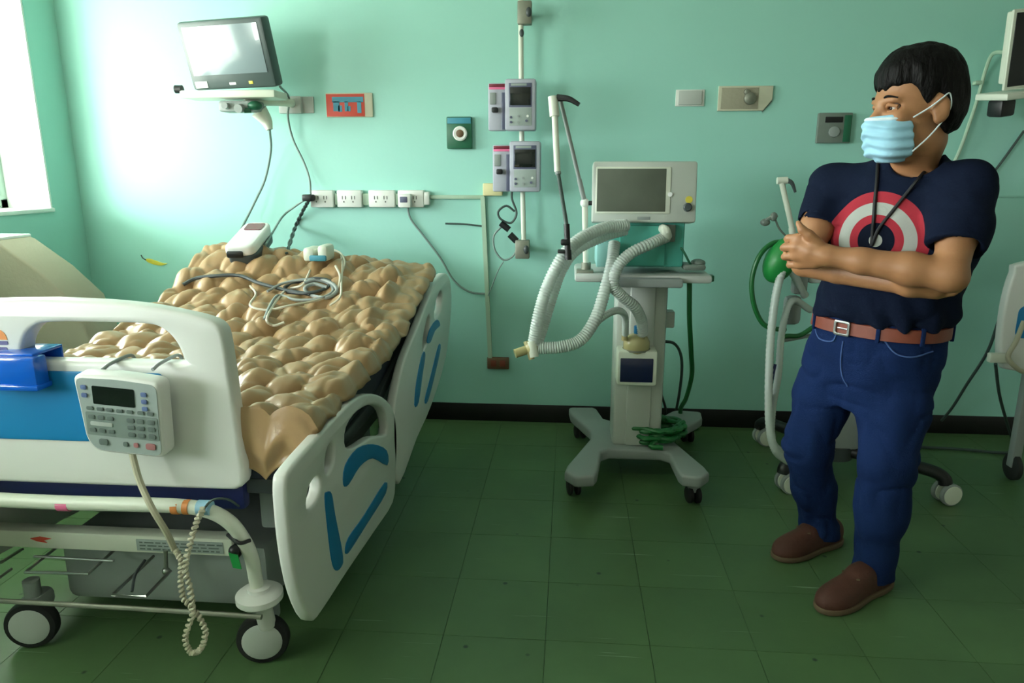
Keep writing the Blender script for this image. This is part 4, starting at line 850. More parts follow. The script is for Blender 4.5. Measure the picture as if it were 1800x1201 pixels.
MB().tube([PY(1800, 565, 3.04), PY(1786, 600, 3.02), PY(1772, 628, 3.02), PY(1788, 648, 3.02), PY(1802, 655, 3.03)], 0.010, 10).build('tube', 'cable_beige', nb)
MB().box2(PY(1742, 622, 3.06), PY(1764, 636, 3.09), 0.006).build('bracket', 'white_plastic', nb)
cable('floor_cable', [PY(1757, 560, 3.2), PY(1735, 620, 3.3), PY(1700, 675, 3.45), PY(1675, 715, 3.6), PY(1655, 740, 3.65)], 0.007, 'cable_dark', 'dark cable slanting from the headboard towards the wall base')
cable('floor_cable', [PY(1750, 640, 3.2), PY(1756, 690, 3.3), PY(1766, 730, 3.42), PZ(1778, 770, 0.02), PZ(1782, 792, 0.012), PZ(1760, 796, 0.010), PZ(1690, 790, 0.010), PZ(1600, 785, 0.010)], 0.007, 'cable_dark', 'dark cable lying along the floor behind the castor')

# ================================================================== THE MAN (signed-distance modelling, surface-nets meshing)
class Vox:
    def __init__(s, lo, hi, h):
        s.lo = np.array(lo, np.float64); s.h = h; s.n = np.ceil((np.array(hi)-s.lo)/h).astype(int)+1
        s.g = np.full(s.n, 0.2, np.float32)
    def sub(s, lo, hi):
        a = np.clip(np.floor((np.array(lo)-s.lo)/s.h).astype(int), 0, s.n-1); b = np.clip(np.ceil((np.array(hi)-s.lo)/s.h).astype(int)+1, 1, s.n)
        sl = tuple(slice(int(i), int(j)) for i, j in zip(a, b))
        ax = [s.lo[k]+np.arange(a[k], b[k])*s.h for k in range(3)]
        P = np.stack(np.meshgrid(*ax, indexing='ij'), -1).astype(np.float32); return sl, P
    def put(s, fn, lo, hi, k=0.0, op='u'):
        m = 0.04+k
        sl, P = s.sub(np.array(lo)-m, np.array(hi)+m)
        if 0 in P.shape: return
        d = fn(P).astype(np.float32); g = s.g[sl]
        if op == 'u':
            if k > 0: hh = np.maximum(k-np.abs(g-d), 0)/k; s.g[sl] = np.minimum(g, d)-hh*hh*k*0.25
            else: s.g[sl] = np.minimum(g, d)
        elif op == 's':
            if k > 0: hh = np.maximum(k-np.abs(g+d), 0)/k; s.g[sl] = np.maximum(g, -d)+hh*hh*k*0.25
            else: s.g[sl] = np.maximum(g, -d)
    def clip(s, fn):
        sl, P = s.sub(s.lo, s.lo+s.n*s.h); s.g = np.maximum(s.g, fn(P).astype(np.float32))
    def cone(s, a, b, ra, rb, k=0.02, op='u', flat=None):
        a = np.array(a, float); b = np.array(b, float); ab = b-a; L2_ = ab @ ab; R = max(ra, rb)
        def fn(P):
            t = np.clip(((P-a) @ ab)/L2_, 0, 1); return np.linalg.norm(P-a-t[..., None]*ab, axis=-1)-(ra+(rb-ra)*t)
        s.put(fn, np.minimum(a, b)-R, np.maximum(a, b)+R, k, op)
    def chain(s, pts, rs, k=0.02, op='u'):
        for i in range(len(pts)-1): s.cone(pts[i], pts[i+1], rs[i], rs[i+1], k, op)
    def ell(s, c, r, R=None, k=0.02, op='u', pw=2.0):
        c = np.array(c, float); r = np.array(r, float); R = np.eye(3) if R is None else np.array(R, float)   # columns of R: axes
        def fn(P):
            q = ((P-c) @ R)/r
            if pw == 2.0:
                n1 = np.linalg.norm(q, axis=-1); n2 = np.linalg.norm(q/r, axis=-1)+1e-9; return n1*(n1-1)/n2
            n1 = (np.abs(q)**pw).sum(-1)**(1/pw); return (n1-1)*r.min()
        s.put(fn, c-r.max(), c+r.max(), k, op)
    def val(s, P):                                   # trilinear sample
        q = (np.asarray(P)-s.lo)/s.h; q = np.clip(q, 0, s.n-1.001); i = q.astype(int); f = q-i; r = 0
        for dx in (0, 1):
            for dy in (0, 1):
                for dz in (0, 1):
                    w = (f[0] if dx else 1-f[0])*(f[1] if dy else 1-f[1])*(f[2] if dz else 1-f[2]); r += w*s.g[i[0]+dx, i[1]+dy, i[2]+dz]
        return r
    def mesh(s):
        g = s.g.copy(); g[0] = g[-1] = 0.2; g[:, 0] = g[:, -1] = 0.2; g[:, :, 0] = g[:, :, -1] = 0.2
        ins = g < 0
        c = np.zeros(np.array(g.shape)-1, np.int8)
        for dx in (0, 1):
            for dy in (0, 1):
                for dz in (0, 1): c += ins[dx:g.shape[0]-1+dx, dy:g.shape[1]-1+dy, dz:g.shape[2]-1+dz]
        act = (c > 0) & (c < 8); idx = np.argwhere(act); vid = np.full(act.shape, -1, np.int64); vid[act] = np.arange(len(idx))
        acc = np.zeros((len(idx), 3)); cnt = np.zeros(len(idx))
        cor = [(a, b, d) for a in (0, 1) for b in (0, 1) for d in (0, 1)]
        gv = {q: g[idx[:, 0]+q[0], idx[:, 1]+q[1], idx[:, 2]+q[2]] for q in cor}
        for q in cor:
            for ax in range(3):
                if q[ax] == 0:
                    r = list(q); r[ax] = 1; r = tuple(r); v0, v1 = gv[q], gv[r]; m = (v0 < 0) != (v1 < 0)
                    t = np.where(m, v0/(v0-v1+1e-12), 0); p = np.tile(np.array(q, float), (len(idx), 1)); p[:, ax] = t
                    acc[m] += p[m]; cnt[m] += 1
        V = s.lo+s.h*(idx+acc/cnt[:, None])
        F = []
        for ax in range(3):
            u, v = (ax+1) % 3, (ax+2) % 3
            sl0 = [slice(None)]*3; sl1 = [slice(None)]*3; sl0[ax] = slice(0, -1); sl1[ax] = slice(1, None)
            e = np.argwhere(ins[tuple(sl0)] != ins[tuple(sl1)]); e = e[(e[:, u] > 0) & (e[:, v] > 0)]
            du = np.zeros(3, int); du[u] = 1; dv_ = np.zeros(3, int); dv_[v] = 1
            ok = np.all(e < np.array(act.shape), axis=1) ; e = e[ok]
            q = [vid[tuple((e-du-dv_).T)], vid[tuple((e-dv_).T)], vid[tuple(e.T)], vid[tuple((e-du).T)]]
            fl_ = ins[tuple(e.T)]
            Q = np.stack(q, 1); Q[~fl_] = Q[~fl_][:, ::-1]; F.append(Q)
        F = np.concatenate(F); F = F[(F >= 0).all(1)]
        return V, F
    def build(s, name, m, parent, relax=1):
        V, F = s.mesh()
        for _ in range(relax):
            a = np.zeros_like(V); n = np.zeros(len(V))
            for i in range(4):
                np.add.at(a, F[:, i], V[F[:, (i+1) % 4]]); np.add.at(n, F[:, i], 1)
            V = V*0.5+0.5*a/np.maximum(n, 1)[:, None]
        o = Vector((0, 0, 0)); q = parent
        while q is not None: o += q.location; q = q.parent
        me = bpy.data.meshes.new(name); me.vertices.add(len(V)); me.vertices.foreach_set('co', (V-np.array(o)).astype(np.float32).ravel())
        me.loops.add(F.size); me.loops.foreach_set('vertex_index', F.astype(np.int32).ravel())
        me.polygons.add(len(F)); me.polygons.foreach_set('loop_start', np.arange(0, F.size, 4, dtype=np.int32))
        me.update(calc_edges=True); me.validate(); me.polygons.foreach_set('use_smooth', [True]*len(me.polygons))
        me.materials.append(M[m] if isinstance(m, str) else m)
        ob = bpy.data.objects.new(name, me); COL.objects.link(ob)
        if parent is not None: ob.parent = parent
        return ob
def vnoise(P, scale, seed=0):                     # smooth value noise
    q = P*np.array(scale, np.float32)+np.float32(17.3+seed*7.1); i = np.floor(q).astype(np.int64); f = q-i; f = f*f*(3-2*f); r = 0
    def hsh(x, y, z): 
        h = (x*374761393+y*668265263+z*2147483647+seed*974711) & 0xFFFFFFFF; h = ((h ^ (h >> 13))*1274126177) & 0xFFFFFFFF; return ((h ^ (h >> 16)) & 0xFFFF)/32768.0-1
    for dx in (0, 1):
        for dy in (0, 1):
            for dz in (0, 1):
                w = (f[..., 0] if dx else 1-f[..., 0])*(f[..., 1] if dy else 1-f[..., 1])*(f[..., 2] if dz else 1-f[..., 2]); r = r+w*hsh(i[..., 0]+dx, i[..., 1]+dy, i[..., 2]+dz)
    return r
def loft(secs):          # secs: (z, cx, cy, halfwidth, halfdepth, facing angle deg); returns sdf of an elliptical column
    A = np.array(secs, float); A = A[A[:, 0].argsort()]
    def fn(P):
        z = P[..., 2]; g = [np.interp(z, A[:, 0], A[:, i]) for i in range(1, 6)]; a = np.radians(g[4]); sa, ca = np.sin(a), np.cos(a)
        x, y = P[..., 0]-g[0], P[..., 1]-g[1]
        l = x*ca-y*sa; f = -x*sa-y*ca
        e = (np.abs(l/g[2])**2.3+np.abs(f/g[3])**2.3)**(1/2.3)
        return np.maximum((e-1)*np.minimum(g[2], g[3]), np.maximum(z-A[-1, 0], A[0, 0]-z))
    lo = np.array([(A[:, 1]-A[:, 3]).min(), (A[:, 2]-A[:, 3]).min(), A[0, 0]]); hi = np.array([(A[:, 1]+A[:, 3]).max(), (A[:, 2]+A[:, 3]).max(), A[-1, 0]])
    return fn, lo, hi
J = PY
def face_axes(a, nod=0.0):
    a = math.radians(a); f = np.array([-math.sin(a), -math.cos(a), 0]); l = np.array([math.cos(a), -math.sin(a), 0]); u = np.array([0, 0, 1.0])
    n = math.radians(nod); f2 = f*math.cos(n)-u*math.sin(n); u2 = u*math.cos(n)+f*math.sin(n); return f2, l, u2
# joints
hipR, hipL = J(1470, 622, 2.42), J(1585, 636, 2.27)
kneR, kneL = J(1420, 785, 2.38), J(1560, 808, 2.18)
ankR, ankL = J(1440, 925, 2.46), J(1535, 998, 2.21)
shR, shL = J(1462, 328, 2.36), J(1700, 330, 2.05)
elR, elL = J(1414, 464, 2.22), J(1668, 484, 1.93)
wrL = J(1452, 449, 2.05); wrR = J(1600, 503, 2.00)
neck0 = J(1622, 285, 2.19); headc = J(1606, 186, 2.11)
pel = J(1532, 578, 2.34)
hf, hl, hu = face_axes(80, 6)
HR = np.stack([hf, hl, hu], 1)                     # head frame: forward, left, up
HS = 1.09
def hp(f, l, u): return headc+HS*(hf*f+hl*l+hu*u)
# ---- body
man = Vox((0.55, 1.70, 0.0), (1.45, 2.75, 1.78), 0.0048)
tors = [(0.70, pel[0], pel[1], 0.15, 0.11, 50), (0.90, pel[0]+0.01, pel[1]-0.02, 0.155, 0.11, 48), (1.10, 0.985, 2.24, 0.165, 0.11, 42), (1.28, 0.99, 2.20, 0.165, 0.10, 40), (1.345, 1.0, 2.19, 0.10, 0.07, 40)]
fn, lo, hi = loft(tors); man.put(fn, lo, hi, 0.03)
for h_, k_, a_ in ((hipR, kneR, ankR), (hipL, kneL, ankL)): man.chain([h_, k_, a_, a_+np.array([0, 0, -0.03])], [0.08, 0.055, 0.04, 0.04], 0.03)
man.chain([neck0+np.array([-0.03, 0.02, -0.03]), hp(-0.025, 0, -0.085)], [0.066, 0.062], 0.03)
# head: cranium, face, jaw, brow, nose, ears
man.ell(hp(-0.012, 0, 0.035), np.array([0.098, 0.077, 0.092])*HS, HR, 0.02)
man.ell(hp(0.028, 0, -0.045), np.array([0.066, 0.060, 0.085])*HS, HR, 0.035)
man.ell(hp(0.045, 0, -0.095), np.array([0.040, 0.042, 0.034])*HS, HR, 0.03)
man.ell(hp(0.075, 0, 0.018), np.array([0.018, 0.050, 0.010])*HS, HR, 0.018)
for s in (1, -1):
    man.ell(hp(0.072, s*0.031, 0.0), np.array([0.020, 0.017, 0.010])*HS, HR, 0.012, 's')      # eye sockets
    man.ell(hp(0.066, s*0.040, -0.026), np.array([0.020, 0.022, 0.018])*HS, HR, 0.02)          # cheekbones
man.chain([hp(0.086, 0, 0.006), hp(0.104, 0, -0.028), hp(0.108, 0, -0.036)], [0.009*HS, 0.013*HS, 0.014*HS], 0.012)
for s in (1, -1):
    man.ell(hp(0.096, s*0.011, -0.038), np.array([0.010, 0.009, 0.008])*HS, HR, 0.008)
    ER = np.stack([hf*0.9-hl*s*0.42, hl*0.9*s+hf*0.42, hu], 1)
    man.ell(hp(-0.016, s*0.080, -0.014), np.array([0.021, 0.009, 0.034])*HS, ER, 0.008)
    man.ell(hp(-0.006, s*0.090, -0.010), np.array([0.011, 0.007, 0.020])*HS, ER, 0.006, 's')
    man.ell(hp(-0.008, s*0.080, -0.040), np.array([0.010, 0.007, 0.010])*HS, HR, 0.008)
# arms
man.chain([shR, shR+(elR-shR)*0.5, elR], [0.050, 0.046, 0.038], 0.03); man.chain([elR, elR+(wrR-elR)*0.35, wrR], [0.038, 0.037, 0.026], 0.008)
man.chain([shL, shL+(elL-shL)*0.5, elL], [0.052, 0.048, 0.041], 0.03); man.chain([elL, elL+(wrL-elL)*0.30, elL+(wrL-elL)*0.7, wrL], [0.041, 0.043, 0.034, 0.027], 0.02)
man.ell(elL+np.array([0.018, 0.0, -0.010]), (0.028, 0.028, 0.028), None, 0.02)
# left hand: back of the hand and four fingers closing around the right upper arm, thumb raised
d_ = (wrL-elL)/np.linalg.norm(wrL-elL); toC = np.array([-0.35, -0.93, 0.0])
kn = [J(1404, 418, 2.085), J(1399, 434, 2.08), J(1400, 450, 2.085), J(1406, 465, 2.095)]
pal = (wrL+kn[1]+kn[2])/3
man.cone(wrL, J(1425, 442, 2.07), 0.027, 0.031, 0.02)
for i, k_ in enumerate(kn):
    man.cone(J(1432, 434+i*9, 2.07), k_, 0.020, 0.0145, 0.016)
    e1 = k_+np.array([-0.020, 0.030, -0.004]); e2 = e1+np.array([0.006, 0.034, -0.006]); e3 = e2+np.array([0.020, 0.016, -0.002])
    L_ = (0.95, 1.05, 1.0, 0.85)[i]
    man.chain([k_, k_+(e1-k_)*L_, k_+(e2-k_)*L_, k_+(e3-k_)*L_], [0.0128, 0.0115, 0.0105, 0.0085], 0.004)
man.chain([J(1438, 430, 2.055), J(1422, 413, 2.055), J(1410, 404, 2.06), J(1403, 392, 2.07)], [0.018, 0.0140, 0.0118, 0.0082], 0.006)
# right hand: tucked under the left elbow, fingertips coming out behind it
man.cone(wrR, J(1640, 505, 2.00), 0.029, 0.033, 0.02)
for i in range(4):
    a_ = J(1648, 494+i*8, 2.00); b_ = J(1674, 490+i*8, 1.99); c_ = J(1694-i*2, 484+i*8, 1.985)
    man.chain([J(1632, 498+i*5, 2.0), a_, b_, c_], [0.016, 0.0125, 0.011, 0.0085], 0.005)
man.chain([J(1625, 492, 1.985), J(1640, 480, 1.975), J(1650, 470, 1.98)], [0.016, 0.013, 0.009], 0.008)
mo = man.build('person', 'skin', None, 2)
tag(mo, 'man in navy T-shirt and jeans with arms crossed, wearing a face mask', 'person')

# ---- T-shirt
sh = Vox((0.55, 1.72, 0.80), (1.45, 2.70, 1.46), 0.0055)
ssec = [(0.888, pel[0]+0.012, pel[1]-0.025, 0.212, 0.158, 48), (0.93, pel[0]+0.014, pel[1]-0.04, 0.212, 0.165, 46), (1.02, 0.993, 2.265, 0.205, 0.155, 43), (1.12, 0.99, 2.235, 0.210, 0.150, 41),
        (1.22, 0.992, 2.21, 0.205, 0.145, 40), (1.29, 0.995, 2.195, 0.180, 0.125, 40), (1.335, 1.0, 2.19, 0.15, 0.105, 40), (1.36, 1.005, 2.19, 0.11, 0.085, 40)]
fn, lo, hi = loft(ssec); sh.put(fn, lo, hi, 0.02)
sh.cone(shR, shL, 0.050, 0.052, 0.05)
for q_ in (shR, shL): sh.cone(neck0+np.array([-0.03, 0.02, -0.045])*1.0+(q_-neck0)*0.25, q_, 0.066, 0.052, 0.05)
sh.chain([neck0+np.array([-0.02, 0.02, -0.055]), neck0+np.array([-0.022, 0.018, -0.005])], [0.10, 0.084], 0.04)
cutR = shR+(elR-shR)*0.60; cutL = shL+(elL-shL)*0.74
sh.chain([shR, cutR], [0.060, 0.066], 0.04); sh.chain([shL, shL+(cutL-shL)*0.6, cutL], [0.064, 0.070, 0.072], 0.04)
def halfspace(c, n):
    n = np.array(n, float)/np.linalg.norm(n); c = np.array(c, float); return lambda P: (P-c) @ n
# open the sleeves: subtract everything of a short capsule beyond each cut plane
for s_, c_, e_, r_, k_ in ((shR, cutR, elR, 0.10, 0.0), (shL, cutL, elL, 0.095, 0.0)):
    n_ = (e_-s_)/np.linalg.norm(e_-s_); pc = c_-n_*0.012
    def fnc(P, pc=pc, n_=n_, r_=r_): 
        q = P-pc; t = q @ n_; rad = np.linalg.norm(q-t[..., None]*n_, axis=-1); return np.maximum(-t, np.maximum(rad-r_, t-0.12))
    if s_ is shR: sh.put(fnc, pc-0.15, pc+0.15, 0.0, 's')
    else: sh.put(fnc, pc-0.12, pc+0.12, 0.0, 's')
    sh.cone(c_+n_*0.05, c_-n_*0.02, 0.060, 0.056, 0.0, 's')
# the torso again (the sleeve cut may have bitten into it), then cloth folds, then neck opening
fn, lo, hi = loft(ssec); sh.put(fn, lo, hi, 0.0)
sl, P = sh.sub(sh.lo, sh.lo+sh.n*sh.h)
low = np.clip((1.05-P[..., 2])/0.18, 0, 1)
fold = 0.010*(0.4+low)*((1-np.abs(vnoise(P, (8, 8, 16), 1)))**4)+vnoise(P, (9, 9, 24), 4)*0.006*(0.3+low)+vnoise(P, (16, 16, 10), 2)*0.006
ang = np.arctan2(P[..., 1]-2.22, P[..., 0]-1.0)
fold += low*0.008*np.sin(ang*9+P[..., 2]*30+vnoise(P, (8, 8, 8), 3)*2)
sh.g = sh.g+fold.astype(np.float32)
nk = neck0+np.array([-0.030, 0.004, 0.0])
sh.cone(nk+np.array([0.012, 0.01, -0.10]), nk+np.array([0.0, 0.0, 0.10]), 0.060, 0.090, 0.0, 's')
ff, fl2, fu = face_axes(36)
sh.ell(neck0+ff*0.070+np.array([0, 0, 0.0]), (0.062, 0.062, 0.050), None, 0.01, 's')
E_ = PY(1523, 427, 2.06)
def print_mat():
    m = mat('navy_jersey_with_ring_print', '0e172b', 0.9, spec=0.12, var=0.15, vscale=12, bump=0.15, bscale=200)
    n = m.node_tree.nodes; l = m.node_tree.links; p = n['Principled BSDF']
    src = p.inputs['Base Color'].links[0].from_socket
    tc = n.new('ShaderNodeTexCoord')
    ctr_ = Vector(E_)
    sub = n.new('ShaderNodeVectorMath'); sub.operation = 'SUBTRACT'; sub.inputs[1].default_value = ctr_-Vector((float(mo.location.x), float(mo.location.y), float(mo.location.z)))
    l.new(tc.outputs['Object'], sub.inputs[0])
    ax = []
    for v in (fl2, np.array([0, 0, 1.0]), ff):
        d = n.new('ShaderNodeVectorMath'); d.operation = 'DOT_PRODUCT'; d.inputs[1].default_value = Vector(v); l.new(sub.outputs[0], d.inputs[0]); ax.append(d.outputs['Value'])
    cb = n.new('ShaderNodeCombineXYZ'); l.new(ax[0], cb.inputs[0]); l.new(ax[1], cb.inputs[1])
    ln = n.new('ShaderNodeVectorMath'); ln.operation = 'LENGTH'; l.new(cb.outputs[0], ln.inputs[0])
    dv_ = n.new('ShaderNodeMath'); dv_.operation = 'DIVIDE'; dv_.inputs[1].default_value = 0.139; l.new(ln.outputs['Value'], dv_.inputs[0])
    r = n.new('ShaderNodeValToRGB'); cr = r.color_ramp; cr.interpolation = 'CONSTANT'
    navy, redc, wht = (*lin('0b1222'), 1), (*lin('9c2f3a'), 1), (*lin('9fa39c'), 1)
    cr.elements[0].position = 0; cr.elements[0].color = wht; cr.elements[1].position = 0.13; cr.elements[1].color = navy
    for pos, c_ in ((0.36, redc), (0.53, wht), (0.77, redc), (0.995, navy)): e = cr.elements.new(pos); e.color = c_
    l.new(dv_.outputs[0], r.inputs[0])
    lt = n.new('ShaderNodeMath'); lt.operation = 'LESS_THAN'; lt.inputs[1].default_value = 0.993; l.new(dv_.outputs[0], lt.inputs[0])
    gt = n.new('ShaderNodeMath'); gt.operation = 'GREATER_THAN'; gt.inputs[1].default_value = -0.17; l.new(ax[2], gt.inputs[0])
    ml = n.new('ShaderNodeMath'); ml.operation = 'MULTIPLY'; l.new(lt.outputs[0], ml.inputs[0]); l.new(gt.outputs[0], ml.inputs[1])
    mx_ = n.new('ShaderNodeMix'); mx_.data_type = 'RGBA'; l.new(ml.outputs[0], mx_.inputs['Factor']); l.new(src, mx_.inputs['A']); l.new(r.outputs[0], mx_.inputs['B'])
    l.new(mx_.outputs['Result'], p.inputs['Base Color']); return m
tee = sh.build('t_shirt', print_mat(), mo, 1); tee['label'] = 'navy T-shirt with red and white ring print'

# ---- jeans
je = Vox((0.62, 1.85, 0.02), (1.40, 2.75, 0.95), 0.0055)
jsec = [(0.60, pel[0]+0.0, pel[1]-0.0, 0.17, 0.125, 52), (0.70, pel[0]+0.004, pel[1]-0.005, 0.198, 0.15, 51), (0.80, pel[0]+0.01, pel[1]-0.018, 0.200, 0.150, 50), (0.905, pel[0]+0.012, pel[1]-0.025, 0.192, 0.142, 48)]
fn, lo, hi = loft(jsec); je.put(fn, lo, hi, 0.02)
je.chain([hipR, hipR+(kneR-hipR)*0.5, kneR, kneR+(ankR-kneR)*0.5, ankR, ankR+(ankR-kneR)*0.10], [0.104, 0.096, 0.080, 0.074, 0.068, 0.066], 0.03)
je.chain([hipL, hipL+(kneL-hipL)*0.5, kneL, kneL+(ankL-kneL)*0.5, ankL, ankL+(ankL-kneL)*0.10], [0.110, 0.104, 0.086, 0.080, 0.072, 0.070], 0.03)
sl, P = je.sub(je.lo, je.lo+je.n*je.h)
lowk = np.exp(-((P[..., 2]-0.10)/0.12)**2)+0.6*np.exp(-((P[..., 2]-0.42)/0.10)**2)+0.5*np.exp(-((P[..., 2]-0.68)/0.08)**2)
je.g += (0.010*(0.25+lowk)*((1-np.abs(vnoise(P, (9, 9, 17), 5)))**4)*1.3+0.006*((1-np.abs(vnoise(P, (13, 13, 6), 7)))**4)+vnoise(P, (15, 15, 9), 6)*0.005).astype(np.float32)
je.clip(lambda P: np.maximum(P[..., 2]-0.905, 0.045-P[..., 2]))
jo = je.build('jeans', 'denim', mo, 1)
# ---- belt
def ring_pts(z, ex, n=72):
    A = np.array(jsec); A = A[A[:, 0].argsort()]; g = [np.interp(z, A[:, 0], A[:, i]) for i in range(1, 6)]; a = math.radians(g[4]); out = []
    for k in range(n):
        q = 2*math.pi*k/n; c_, s_ = math.cos(q), math.sin(q); rr = (abs(c_)**2.3+abs(s_)**2.3)**(-1/2.3)
        l_, f_ = (g[2]+ex)*rr*c_, (g[3]+ex)*rr*s_
        out.append(np.array([g[0]+l_*math.cos(a)-f_*math.sin(a), g[1]-l_*math.sin(a)-f_*math.cos(a), z]))
    return out
rows = [ring_pts(0.852, 0.006), ring_pts(0.854, 0.011), ring_pts(0.892, 0.012), ring_pts(0.894, 0.006)]
n = 72; V = [p for r in rows for p in r]; Fb = [[i*n+k, i*n+(k+1) % n, ((i+1) % 4)*n+(k+1) % n, ((i+1) % 4)*n+k] for i in range(4) for k in range(n)]
bm_ = MB(); bm_.add(V, Fb); belt = bm_.build('belt', 'leather', mo, 50); belt['label'] = 'brown leather belt'
fr_ = ring_pts(0.873, 0.015)
def belt_frame(k, dz=0.0):
    t = fr_[(k+1) % n]-fr_[k-1]; t /= np.linalg.norm(t); z_ = np.cross(t, (0, 0, 1)); 
    if np.dot(z_, fr_[k]-np.array([pel[0], pel[1], 0.873])) < 0: z_ = -z_
    return frame(fr_[k]+np.array([0, 0, dz]), -t if np.dot(np.cross(-t, (0, 0, 1)), z_) > 0 else t, (0, 0, 1), z_)
bi = min(range(n), key=lambda k: np.linalg.norm(np.array(fr_[k])-PY(1485, 575, fr_[k][1])))
MB().plate([rrect(-0.027, -0.024, 0.027, 0.024, 0.008), rrect(-0.019, -0.016, 0.019, 0.016, 0.005)], 0.007, belt_frame(bi), 0.0015).box((0.004, 0, 0.003), (0.034, 0.005, 0.004), 0.001, belt_frame(bi)).build('belt_buckle', 'steel', belt)
for dk in (-13, -6, 7, 16, 26, -24):
    MB().box((0, 0, -0.004), (0.012, 0.056, 0.012), 0.003, belt_frame((bi+dk) % n)).build('belt_loop', 'denim', jo)
# fly and pocket seams
def on_jeans(x, y, off=0.003):
    d = ray(x, y); d = d/np.linalg.norm(d); t = 1.6
    for _ in range(400):
        p = C0+d*t; v = je.val(p)
        if v < 0.0005: break
        t += max(0.001, v*0.8)
        if t > 4: return None
    return C0+d*(t-off)
for pix in ([(1482, 600), (1478, 630), (1480, 660), (1490, 680)], [(1432, 575), (1440, 595), (1462, 600), (1470, 588)], [(1555, 600), (1575, 622), (1605, 628), (1640, 618)]):
    pts = [on_jeans(x, y) for x, y in pix]
    if all(p is not None for p in pts): MB().tube(pts, 0.0025, 6, 6).build('seam', 'denim_light', jo)

# ---- shoes
def shoe(heel, toe, z0=0.0):
    d = (toe-heel); L = np.linalg.norm(d); d /= L; s = np.array([-d[1], d[0], 0]); u = np.array([0, 0, 1.0]); R = np.stack([d, s, u], 1)
    at = lambda f, z, l=0.0: heel+d*f*L+s*l+u*z
    v = Vox(heel-np.array([0.4, 0.4, 0])+np.array([0, 0, -0.01]), heel+np.array([0.4, 0.4, 0.17]), 0.005)
    v.ell(at(0.77, 0.030), (L*0.24, 0.052, 0.048), R, 0.02); v.ell(at(0.50, 0.045), (L*0.30, 0.044, 0.055), R, 0.03); v.ell(at(0.20, 0.045), (L*0.20, 0.040, 0.062), R, 0.03)
    v.ell(at(0.45, 0.085), (L*0.17, 0.036, 0.030), R, 0.02)
    v.clip(lambda P: 0.016-P[..., 2])
    o = v.build('shoe', 'shoe', mo, 1); o['label'] = 'brown suede slip-on shoe'
    v = Vox(heel-np.array([0.4, 0.4, 0])+np.array([0, 0, -0.01]), heel+np.array([0.4, 0.4, 0.07]), 0.005)
    v.ell(at(0.76, 0.012), (L*0.255, 0.056, 0.05), R, 0.02); v.ell(at(0.48, 0.012), (L*0.32, 0.046, 0.05), R, 0.04); v.ell(at(0.20, 0.012), (L*0.21, 0.044, 0.05), R, 0.03)
    v.clip(lambda P: np.maximum(0.001-P[..., 2], P[..., 2]-0.022))
    v.build('sole', 'sole', o, 0)
    pts = [at(0.60, 0.088, 0.030), at(0.66, 0.082, 0.0), at(0.60, 0.088, -0.030)]
    MB().tube(pts, 0.004, 8).build('vamp_seam', 'sole', o)
shoe(PZ(1476, 950), PZ(1362, 985)); shoe(PZ(1562, 1022), PZ(1440, 1078))

# ---- hair
ha = Vox(headc-0.22, headc+0.22, 0.0036)
ha.ell(hp(-0.012, 0, 0.035), np.array([0.098, 0.077, 0.092])*HS, HR, 0.0)
ha.ell(hp(0.028, 0, -0.045), np.array([0.066, 0.060, 0.085])*HS, HR, 0.035)
ha.ell(hp(-0.045, 0, -0.010), np.array([0.060, 0.070, 0.085])*HS, HR, 0.03)
sl, P = ha.sub(ha.lo, ha.lo+ha.n*ha.h)
q = ((P-headc) @ HR/HS).astype(np.float32); F_, Lq, U_ = q[..., 0], q[..., 1], q[..., 2]
jag = vnoise(q, (60, 75, 4), 13)*0.009+vnoise(q, (22, 30, 3), 14)*0.008
line = np.interp(F_, [-0.14, -0.055, -0.035, -0.012, 0.012, 0.030, 0.048, 0.062, 0.12], [-0.082, -0.076, -0.050, 0.020, 0.004, 0.030, 0.050, 0.048, 0.048])
above = U_-line-jag
thick = np.sqrt(np.clip(above/0.045, 0, 1))*(0.016+0.006*np.clip((U_-0.06)/0.06, 0, 1))
ha.g = ha.g-thick+vnoise(q, (75, 75, 20), 11)*0.003+vnoise(q, (28, 28, 10), 12)*0.003
ha.g = np.maximum(ha.g, -above*0.6).astype(np.float32)
ho = ha.build('hair', 'hair', mo, 1); ho['label'] = 'short thick black hair'
# ---- eyebrows and eyes
for s in (1, -1):
    MB().tube([hp(0.086, s*0.012, 0.022), hp(0.088, s*0.030, 0.028), hp(0.074, s*0.050, 0.022)], lambda t: 0.0045*(1-0.5*t), 8).build('eyebrow', 'hair', mo)
    e = MB().sphere(hp(0.068, s*0.031, -0.001), 0.0125*HS, 16).build('eye', 'eye', mo)
    fw = hf*0.95+hl*0.05
    MB().sphere(hp(0.068, s*0.031, -0.001)+fw*0.0085*HS, 0.006*HS, 12).build('iris', 'iris', e)
    MB().tube([hp(0.079, s*0.014, 0.002), hp(0.084, s*0.030, 0.008), hp(0.072, s*0.047, 0.002)], 0.0048, 8).build('eyelid', 'skin', e)
    MB().tube([hp(0.077, s*0.016, -0.006), hp(0.081, s*0.030, -0.009), hp(0.071, s*0.046, -0.005)], 0.0040, 8).build('eyelid', 'skin', e)
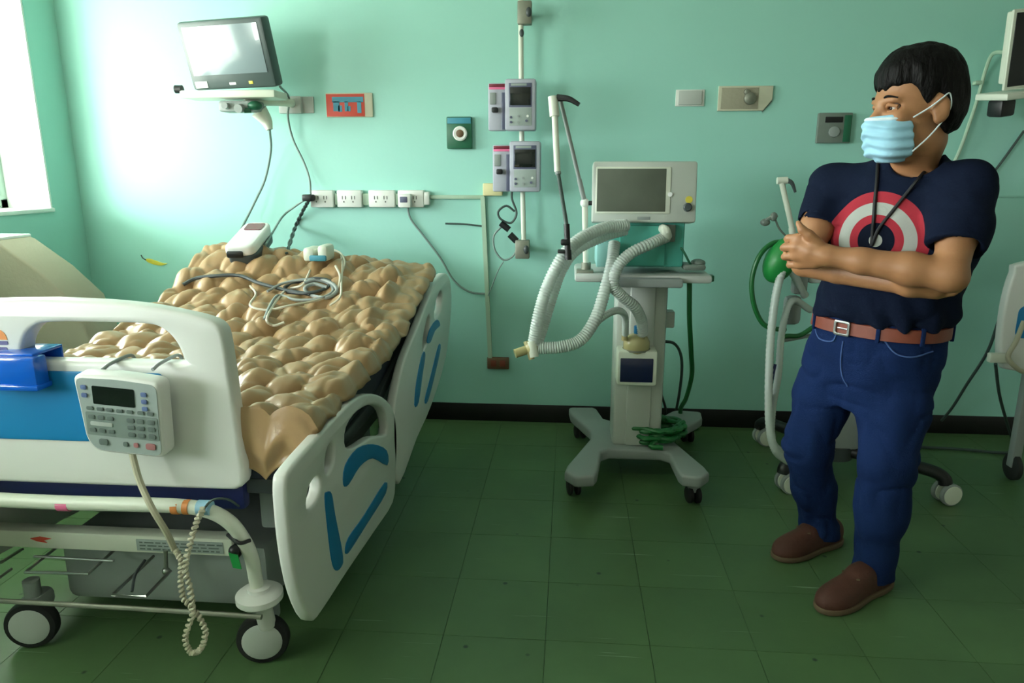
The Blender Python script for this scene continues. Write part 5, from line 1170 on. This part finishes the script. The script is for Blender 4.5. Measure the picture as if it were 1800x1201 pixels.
# ---- face mask
mk_ = Vox(headc-0.24, headc+0.18, 0.0036)
mk_.ell(hp(0.052, 0, -0.068), np.array([0.066, 0.068, 0.064])*HS, HR, 0.0, pw=2.6)
mk_.ell(hp(0.098, 0, -0.040), np.array([0.026, 0.022, 0.030])*HS, HR, 0.03)
sl, P = mk_.sub(mk_.lo, mk_.lo+mk_.n*mk_.h); q = (P-headc) @ HR/HS
mk_.g += (0.0028*np.sin(q[..., 2]*260+np.abs(q[..., 1])*60)+vnoise(q.astype(np.float32), (30, 30, 50), 21)*0.002).astype(np.float32)
mk_.g = np.maximum(mk_.g, (0.040-q[..., 0]+0.10*(q[..., 2]+0.07)).astype(np.float32)*0.9)
mk_.g = np.maximum(mk_.g, (q[..., 2]+0.016+0.16*np.maximum(0, 0.07-q[..., 0])).astype(np.float32)*0.9)
ms = mk_.build('face_mask', 'mask', mo, 1); ms['label'] = 'light blue pleated face mask'
for s in (1, -1):
    MB().tube([hp(0.046, s*0.068, -0.028), hp(0.012, s*0.082, -0.008), hp(-0.012, s*0.090, 0.010), hp(-0.030, s*0.088, 0.018), hp(-0.036, s*0.086, -0.010), hp(-0.022, s*0.084, -0.038), hp(0.005, s*0.072, -0.075), hp(0.040, s*0.060, -0.108)], 0.0022, 6).build('ear_loop', 'mask_white', ms)
band = []
for l_ in np.linspace(-0.058, 0.058, 15):
    u_ = -0.021-0.16*max(0, 0.07-0.10)-0.10*abs(l_)
    for f_ in np.linspace(0.16, 0.03, 130):
        if mk_.val(hp(f_, l_, u_)) < 0.001: band.append(hp(f_, l_, u_)); break
MB().tube(band, 0.0042, 8, 4).build('mask_edge', 'mask_white', ms)
# ---- lanyard, laid on the shirt
def on_shirt(x, y, off=0.004):
    d = ray(x, y); d = d/np.linalg.norm(d); t = 1.4
    for _ in range(500):
        p = C0+d*t; v = sh.val(p)
        if v < 0.0005: break
        t += max(0.001, v*0.7)
        if t > 4: return None
    return C0+d*(t-off)
ly = MB()
for pix in ([(1655, 262), (1640, 285), (1618, 310), (1592, 342), (1568, 372), (1545, 402), (1532, 432)], [(1543, 288), (1541, 320), (1538, 352), (1536, 380), (1534, 405), (1532, 432)]):
    pts = [on_shirt(x, y) for x, y in pix]; pts = [p for p in pts if p is not None]
    if len(pts) > 2: ly.tube(pts, 0.0048, 8, 5)
ly.build('lanyard', 'lanyard', mo)
